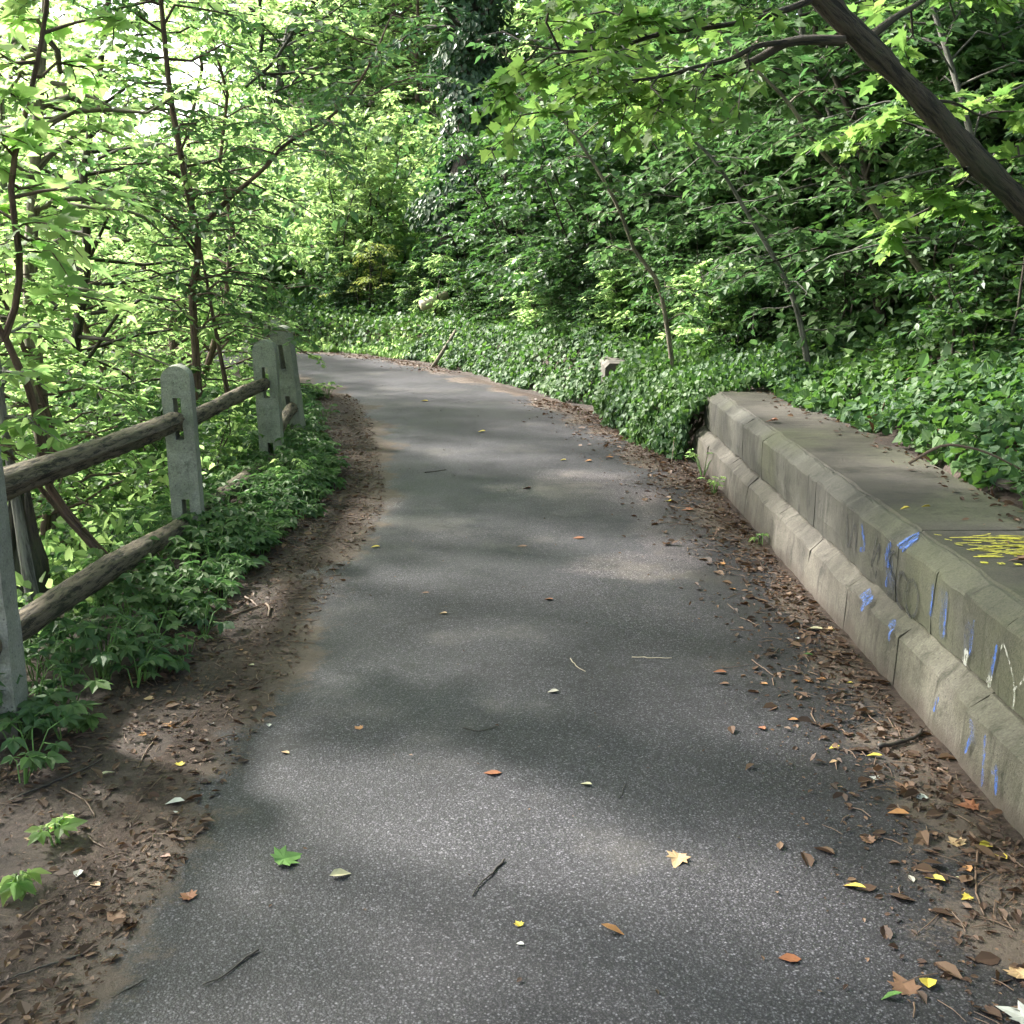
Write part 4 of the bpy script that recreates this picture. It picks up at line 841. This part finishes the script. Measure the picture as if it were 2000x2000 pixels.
# ------------------------------------------------------------------ litter and twigs along the edges (stuff)
def litter():
    rng = rs(95); L = Leaves()
    def put_(x, y, z, s, c=None, flat=.25):
        n = len(x); N = nrm(UP + rng.normal(0, flat, (n, 3))); D = rng.normal(0, 1, (n, 3)); D[:, 2] *= .15
        if np.ndim(z) == 0 or np.mean(z) < .1: z = surf(x, y) + .002 + rng.uniform(0, .007, n)
        L.add(np.stack([x, y, z], 1), nrm(D), N, s, c)
    # right edge
    n = 9000; y = rng.uniform(1.2, 11.5, n); e = np.interp(y, RIGHT[:, 1][:110], RIGHT[:, 0][:110]); wl = np.interp(y, [0, 7.8, 9, 10.5, 12], [1.35, 1.35, 1.1, .9, .2])
    x = wl - np.abs(rng.normal(0, 1, n)) * np.interp(y, [1.2, 3, 5, 7, 9, 12], [.26, .2, .15, .22, .25, .2]); x = np.where(rng.random(n) < .04, x - .3, x)
    put_(x, y, rng.uniform(.012, .026, n), rng.choice([.01, .018, .03, .055], n, p=[.42, .32, .19, .07]) * rng.uniform(.7, 1.3, n))
    # left verge
    n = 26000; y = rng.uniform(1.6, 12, n); a = verge_edge(y); b2 = np.interp(y, LEFT[:, 1][:110], LEFT[:, 0][:110]); x = a - .15 + (b2 - a + .2) * rng.random(n) ** 1.35
    x = np.where(y < 2.8, b2 + .08 - rng.exponential(.28, n), x)
    put_(x, y, rng.uniform(.008, .022, n), rng.choice([.006, .012, .024, .042], n, p=[.5, .33, .14, .03]) * rng.uniform(.7, 1.3, n))
    # outside of the bend and right edge beyond the wall
    n = 2600; i = rng.integers(58, 118, n); P = RIGHT[i]; x = P[:, 0] + rng.normal(.02, .16, n); y = P[:, 1] + rng.normal(.1, .16, n)
    put_(x, y, rng.uniform(.012, .03, n), rng.uniform(.02, .06, n))
    # sparse fragments across the asphalt
    n = 260; y = rng.uniform(2, 15, n); t = rng.random(n); x = np.interp(y, LEFT[:, 1][:110], LEFT[:, 0][:110]) * (1 - t) + np.interp(y, RIGHT[:, 1][:110], RIGHT[:, 0][:110]) * t
    put_(x, y, np.full(n, .02), rng.uniform(.006, .018, n))
    # on the wall top
    n = 260; y = rng.uniform(2.4, 8.2, n); x = 2.05 - np.abs(rng.normal(0, .1, n)) - np.clip((y - 6) * .06, 0, .2); put_(x, y, np.full(n, .53), rng.uniform(.012, .045, n))
    tag(obj('leaf_litter', L.mesh('leaf_litter', M['dead_leaf'], OVAL, rng)), 'brown leaf scraps and crumbs scattered along both edges of the path', 'leaf litter', kind='stuff')
    W = Wood()
    for k in range(800):
        if rng.random() < .55: y = rng.uniform(1.8, 10); x = np.interp(y, [0, 7.8, 9, 10.5], [1.34, 1.34, 1.1, .9]) - abs(rng.normal(0, .2))
        else: y = rng.uniform(1.7, 10); b2 = np.interp(y, LEFT[:, 1][:110], LEFT[:, 0][:110]); a = verge_edge(y); x = rng.uniform(a - .1, b2 + .02) if y > 2.8 else b2 - rng.exponential(.25)
        ln = rng.uniform(.025, .13); a = rng.uniform(0, 6.28); d = np.array([math.cos(a), math.sin(a), 0]); m = np.array([x, y, float(surf(x, y)[0]) + .003]); r = rng.uniform(.0009, .0024)
        W.tube([m - d * ln / 2, m + np.array([-d[1], d[0], 0]) * rng.normal(0, .08) * ln + (0, 0, .003), m + d * ln / 2], [r, r, r * .6], 4)
    tag(obj('twig_litter', W.mesh('twig_litter', M['stick_brown'])), 'fine broken twigs scattered along both edges of the path', 'twig litter', kind='stuff')
    n = 500; x = rng.uniform(-1.4, 1.35, n); y = rng.uniform(1.8, 9, n)
litter()

# ------------------------------------------------------------------ single fallen leaves and sticks
def leaf_obj(lab, x, y, size, mat, tm=OVAL, rot=None, z=.02, curl=1., seed=None, wall_top=False):
    rng = rs(int(x * 7 + y)); P = ground(x, y, z) if not wall_top else ground(x, y, .528)
    V0, F0, mid = tm; V = V0.copy().astype(float); V[:, 1] -= .5
    V[:, 2] = V[:, 2] * 1.6 * curl + .28 * curl * V[:, 0] ** 2 * 2 + .14 * curl * V[:, 1] ** 2 + rng.normal(0, .02 * curl, len(V)); V[:, 2] -= V[:, 2].min()
    n = len(V); V = V * size
    polys = [f for f in F0]
    me = np_mesh('fallen_leaf', V, polys, M[mat], {'rnd': np.full(n, .5), 'mid': mid}); o = obj('fallen_leaf', me)
    sm = o.modifiers.new('thickness', 'SOLIDIFY'); sm.thickness = .0006
    o.location = (P[0], P[1], float(surf(P[0], P[1])[0]) + .0015 if not wall_top else .5285); o.rotation_euler = (rng.normal(0, .08), rng.normal(0, .08), rot if rot is not None else rng.uniform(0, 6.28))
    tag(o, lab, 'fallen leaf', 'fallen leaves'); return o
FL = [
 ('torn bright green leaf with three lobes lying on the open asphalt', 565, 1672, .085, 'fl_green', MAPLE, -.9),
 ('pale yellow pinched leaf right of the green lobed leaf', 665, 1706, .055, 'fl_cream', OVAL, -1.2),
 ('large white oval leaf on the soil left of the asphalt edge', 341, 1560, .055, 'fl_white', WIDE, 1.7),
 ('small grey white leaf scrap just below the large white oval leaf', 338, 1580, .03, 'fl_white', NARROW, 1.5),
 ('round white leaf on the soil above the large white oval one', 412, 1405, .026, 'fl_white', ROUND, 0),
 ('long cream curled leaf on the left verge', 207, 1503, .055, 'fl_cream', NARROW, -.8),
 ('golden yellow crumpled leaf on the left verge', 352, 1483, .032, 'fl_yellow', MAPLE, 0),
 ('orange lobed leaf on the left verge above the golden one', 327, 1406, .04, 'fl_orange', MAPLE, 1.2),
 ('small orange leaf below left of the orange lobed leaf', 277, 1425, .026, 'fl_orange', MAPLE, 2),
 ('wide tan leaf near the weeds of the left verge', 290, 1356, .042, 'fl_tan', WIDE, 1.4),
 ('white pointed leaf standing on its stalk near the bottom left', 152, 1697, .045, 'fl_white', OVAL, .2),
 ('tan curled leaf low on the left verge', 185, 1720, .04, 'fl_tan', OVAL, 1),
 ('rusty leaf at the asphalt edge left of the green lobed leaf', 364, 1742, .045, 'fl_rust', MAPLE, 1),
 ('small rust red leaf above the rusty leaf at the asphalt edge', 322, 1665, .034, 'fl_rust', OVAL, 1.3),
 ('orange leaf just above the small weeds at the lower left', 100, 1604, .035, 'fl_orange', OVAL, .3),
 ('tan leaf among the creeping weeds', 66, 1622, .055, 'fl_tan', MAPLE, .8),
 ('brown flattened leaf stain near the left edge of the asphalt', 225, 1780, .06, 'fl_brown', WIDE, 1.1),
 ('cream diamond shaped leaf in the middle of the asphalt', 1080, 1350, .042, 'pebble', WIDE, 1.5),
 ('small pale yellow leaf alone in the middle of the asphalt', 1145, 1531, .036, 'fl_cream', OVAL, 1.1),
 ('curled tan leaf like a hand on the asphalt below centre', 1322, 1680, .062, 'fl_tan', MAPLE, 2.8),
 ('brown curled leaf like a crescent at the bottom centre', 1197, 1818, .058, 'fl_orange', NARROW, -1.9),
 ('small yellow scrap left of the crescent leaf', 1012, 1802, .024, 'fl_yellow', MAPLE, .5),
 ('tiny white scrap just under the small yellow scrap', 1016, 1842, .02, 'fl_white', OVAL, 1.2),
 ('flat rectangular rust brown leaf near the bottom right', 1543, 1869, .052, 'fl_rust', WIDE, 1.57),
 ('bright yellow oval leaf near the bottom right corner', 1813, 1915, .05, 'fl_yellow', WIDE, -.3),
 ('faded green leaf left of the bottom right yellow leaf', 1742, 1944, .05, 'fl_green', NARROW, 1.7),
 ('olive flattened leaf stain beside the bottom right yellow leaf', 1762, 1915, .07, 'fl_brown', MAPLE, .2),
 ('big white torn leaf cut off at the bottom right corner', 1985, 1975, .075, 'fl_white', MAPLE, .9),
 ('thin lime yellow leaf on the asphalt right of centre', 1670, 1730, .052, 'fl_yellow', NARROW, 1.1),
 ('long yellow leaf beside the litter right of the thin one', 1826, 1712, .056, 'fl_yellow', OVAL, .8),
 ('upper of two yellow leaves at the foot of the wall by the long twig', 1928, 1644, .055, 'fl_yellow', OVAL, -1.2),
 ('lower of two yellow leaves at the foot of the wall by the long twig', 1954, 1664, .045, 'fl_yellow', WIDE, .4),
 ('cream star shaped leaf left of the two yellow leaves', 1866, 1635, .05, 'fl_tan', MAPLE, .3),
 ('bright orange leaf under the cream star shaped leaf', 1890, 1688, .035, 'fl_orange', WIDE, .1),
 ('pale tan leaf right of the long yellow leaf', 1880, 1707, .028, 'fl_cream', MAPLE, .9),
 ('light yellow leaf below the pale tan leaf', 1888, 1746, .03, 'fl_yellow', MAPLE, 2),
 ('large tan leaf near the right border above the white torn leaf', 1988, 1890, .065, 'fl_tan', MAPLE, .1),
 ('big reddish brown leaf at the foot of the wall', 1888, 1566, .065, 'fl_rust', MAPLE, 1.2),
 ('grey silvery leaf left of the big reddish brown leaf', 1800, 1551, .04, 'fl_white', WIDE, 1.4),
 ('tan brown leaf left of and below the silvery leaf', 1755, 1583, .058, 'fl_orange', OVAL, 1.3),
 ('white pointed scrap above the silvery leaf', 1708, 1513, .028, 'fl_white', MAPLE, 1),
 ('curled brown leaf with a pale rim by the silvery leaf', 1760, 1528, .055, 'fl_brown', MAPLE, .4),
 ('brown crumpled leaf on the asphalt below the tan brown leaf', 1693, 1634, .04, 'fl_brown', MAPLE, .7),
 ('lilac grey curled leaf left of the long yellow leaf', 1780, 1710, .03, 'pebble', OVAL, .1),
 ('small golden leaf with a dark back beside the wall litter', 1630, 1455, .036, 'fl_yellow', OVAL, 1.7),
 ('long golden leaf with green tip by the thick dark stick', 1708, 1471, .048, 'fl_yellow', NARROW, 1.3),
 ('pale scrap under the small golden leaf', 1628, 1483, .026, 'fl_tan', OVAL, 1.7),
 ('orange leaf on the asphalt left of the golden leaves', 1549, 1402, .034, 'fl_orange', OVAL, 1.4),
 ('rust leaf left of and below the orange one', 1488, 1419, .035, 'fl_rust', WIDE, .4),
 ('dark red brown leaf nearest the path middle below the wall', 1406, 1311, .05, 'fl_rust', OVAL, 1.5),
 ('small dark brown leaf under the dark red brown leaf', 1415, 1333, .036, 'fl_brown', OVAL, 1.5),
 ('small orange leaf right of the dark red brown leaf', 1492, 1332, .03, 'fl_orange', OVAL, 1.2),
 ('golden leaf at the edge of the wall litter', 1577, 1324, .032, 'fl_orange', MAPLE, .2),
 ('amber leaf right of the golden leaf in the wall litter', 1604, 1320, .032, 'fl_orange', MAPLE, 1.3),
 ('tiny yellow leaf close to the wall', 1660, 1327, .024, 'fl_yellow', OVAL, 1.4),
 ('fresh green leaf lying on the dark asphalt by the wall', 1578, 1274, .04, 'fl_green', NARROW, 1.5),
 ('long cream folded leaf with a tan tail by the wall', 1592, 1225, .075, 'fl_cream', NARROW, 1.4),
 ('tan leaf touching the long cream folded leaf', 1617, 1222, .04, 'fl_tan', MAPLE, 1),
 ('small white crumb below the long cream leaf', 1557, 1241, .024, 'fl_white', WIDE, .5),
 ('orange square leaf on the soil above the cream folded leaf', 1430, 1147, .04, 'fl_orange', WIDE, .6),
 ('orange leaf up the litter strip towards the far wall end', 1407, 1098, .05, 'fl_orange', MAPLE, 1.2),
 ('reddish maple like leaf on the pale dappled dust', 1342, 993, .075, 'fl_rust', MAPLE, 1.5),
 ('yellow leaf on the dappled dust above the reddish one', 1306, 976, .05, 'fl_yellow', MAPLE, 1.),
 ('orange leaf at the edge of the ivy curtain', 1298, 902, .07, 'fl_orange', NARROW, -1.2),
 ('orange leaf on the asphalt left of the ivy curtain', 1190, 892, .06, 'fl_orange', OVAL, 1.5),
 ('brighter orange leaf left of that by the ivy curtain', 1148, 899, .055, 'fl_orange', MAPLE, 1.5),
 ('small yellow leaf left of the pair of orange leaves', 1100, 898, .05, 'fl_yellow', OVAL, 1.4),
 ('lone yellow leaf in the middle of the path before the bend', 941, 843, .07, 'fl_yellow', OVAL, 1.5),
 ('yellow leaf far along the path near the bend', 829, 783, .08, 'fl_yellow', WIDE, 1.5),
 ('dark brown leaf on the pale patch of asphalt', 1028, 953, .06, 'fl_rust', MAPLE, 1.5),
 ('flat brown leaf below the pale patch of asphalt', 1130, 1050, .065, 'fl_rust', OVAL, 1.5),
 ('smaller brown leaf left of the flat brown one', 1020, 1066, .055, 'fl_brown', OVAL, 1.5),
 ('rusty leaf lying on the asphalt at mid distance', 1072, 1170, .042, 'fl_rust', WIDE, 1.2),
 ('tan leaf left of the rusty one at mid distance', 866, 1196, .036, 'fl_tan', WIDE, 1.3),
 ('brown leaf pressed flat at the left of mid distance', 831, 1155, .036, 'fl_brown', OVAL, 1.4),
 ('orange leaf on the asphalt left of centre', 699, 1417, .03, 'fl_orange', MAPLE, .9),
 ('tan leaf near the left asphalt edge', 557, 1464, .03, 'fl_tan', WIDE, 1.2),
 ('grey white leaf at the left asphalt edge', 525, 1410, .03, 'fl_white', OVAL, .2),
 ('brown stain leaf in the centre of the asphalt', 962, 1508, .055, 'fl_rust', WIDE, 1.6),
 ('small pale leaf above the weeds of the left verge', 490, 1293, .03, 'fl_cream', OVAL, 1.2),
 ('orange leaf by the pale one on the left verge', 468, 1263, .035, 'fl_orange', WIDE, .5),
 ('yellow leaf on the dusty left edge of the asphalt', 733, 1065, .05, 'fl_yellow', OVAL, 1.6),
]
for lab, x, y, s, m, tm, rot in FL: leaf_obj(lab, x, y, s, m, tm, rot, curl=.25 if 'flat' in lab or 'stain' in lab or 'pressed' in lab else .6)
leaf_obj('left of two yellow leaf scraps on the flat wall top', 1768, 995, .04, 'fl_yellow', OVAL, 1.5, wall_top=True)
leaf_obj('right of two yellow leaf scraps on the flat wall top', 1808, 991, .035, 'fl_yellow', OVAL, 1.4, wall_top=True)
leaf_obj('brown curled leaf on the far part of the wall top', 1508, 823, .07, 'fl_rust', MAPLE, 1.2, wall_top=True)
leaf_obj('brown leaf lying by the right border on the wall top', 1990, 1095, .06, 'fl_brown', MAPLE, 1.2, wall_top=True)
def stick(lab, pts, r, mat, cat='stick', z=.01):
    P = np.array([ground(x, y, z) for x, y in pts]); P[:, 2] = surf(P[:, 0], P[:, 1]) + r; b = P[0].copy(); Q = resample(P - b, 14); rng = rs(int(pts[0][0])); Q[:, 2] += np.abs(rng.normal(0, .0012, 14)); Q[:, :2] += rng.normal(0, .001, (14, 2))
    W = Wood(); W.tube(Q, np.linspace(r, r * .55, 14), 7, .08, rng, True); o = obj('fallen_twig', W.mesh('fallen_twig', M[mat])); o.location = tuple(b); tag(o, lab, cat, 'sticks lying on the path')
stick('black forked stick on the asphalt left of centre', [(985, 1686), (960, 1712), (940, 1730), (922, 1755)], .0028, 'stick_dark')
stick('long black stick at the bottom left of the asphalt', [(505, 1858), (470, 1882), (435, 1910), (395, 1926)], .0026, 'stick_dark')
stick('thin dark stick at the bottom left corner', [(282, 1915), (250, 1930), (218, 1948)], .002, 'stick_dark')
stick('dark stick on the boundary of soil and asphalt at the lower left', [(162, 1862), (110, 1878), (0, 1915)], .003, 'stick_dark')
stick('straight pale straw on the asphalt', [(1233, 1287), (1272, 1288), (1312, 1289)], .0022, 'stick_pale', 'straw')
stick('short pale bent straw left of the straight one', [(1114, 1290), (1125, 1304), (1143, 1316)], .0018, 'stick_pale', 'straw')
stick('long curved grey twig along the litter at the lower right', [(1895, 1625), (1910, 1650), (1906, 1700), (1908, 1750), (1922, 1788)], .0036, 'stick_brown')
stick('thick dark stick lying by the wall in the litter', [(1715, 1460), (1745, 1455), (1790, 1440), (1800, 1425)], .008, 'stick_dark')
stick('grey knobby twig by the foot of the wall', [(1832, 1500), (1850, 1512), (1858, 1520), (1850, 1530)], .005, 'stick_brown')
stick('fine dark twig right of the small pale yellow leaf', [(1220, 1535), (1216, 1552), (1208, 1565)], .0014, 'stick_dark')
stick('thin brown twig sloping in the litter by the orange leaves', [(1468, 1290), (1490, 1306), (1512, 1322)], .0024, 'stick_brown')
stick('dark twig crossing the asphalt at mid distance', [(905, 1005 + 420), (940, 1432), (975, 1420)], .0022, 'stick_dark')
stick('black twig on the far asphalt', [(830, 924), (850, 922), (872, 919)], .004, 'stick_dark')
stick('thick brown stick on the left verge', [(520, 1178), (526, 1190), (524, 1205)], .007, 'stick_brown')
stick('brown stick lying by the weeds of the left verge', [(440, 1205), (480, 1190), (515, 1178)], .005, 'stick_brown')
stick('short knotty stick above the brown stick on the left verge', [(478, 1165), (492, 1172), (503, 1183)], .006, 'stick_brown')
stick('long dark root like twig on the left verge', [(20, 1560), (90, 1530), (160, 1500), (200, 1480)], .004, 'stick_dark')
stick('brown forked twig below the white oval leaf', [(120, 1535), (165, 1560), (185, 1590)], .003, 'stick_brown')
stick('upright looking twig on the left verge by the golden leaf', [(305, 1435), (285, 1465), (268, 1495)], .003, 'stick_brown')
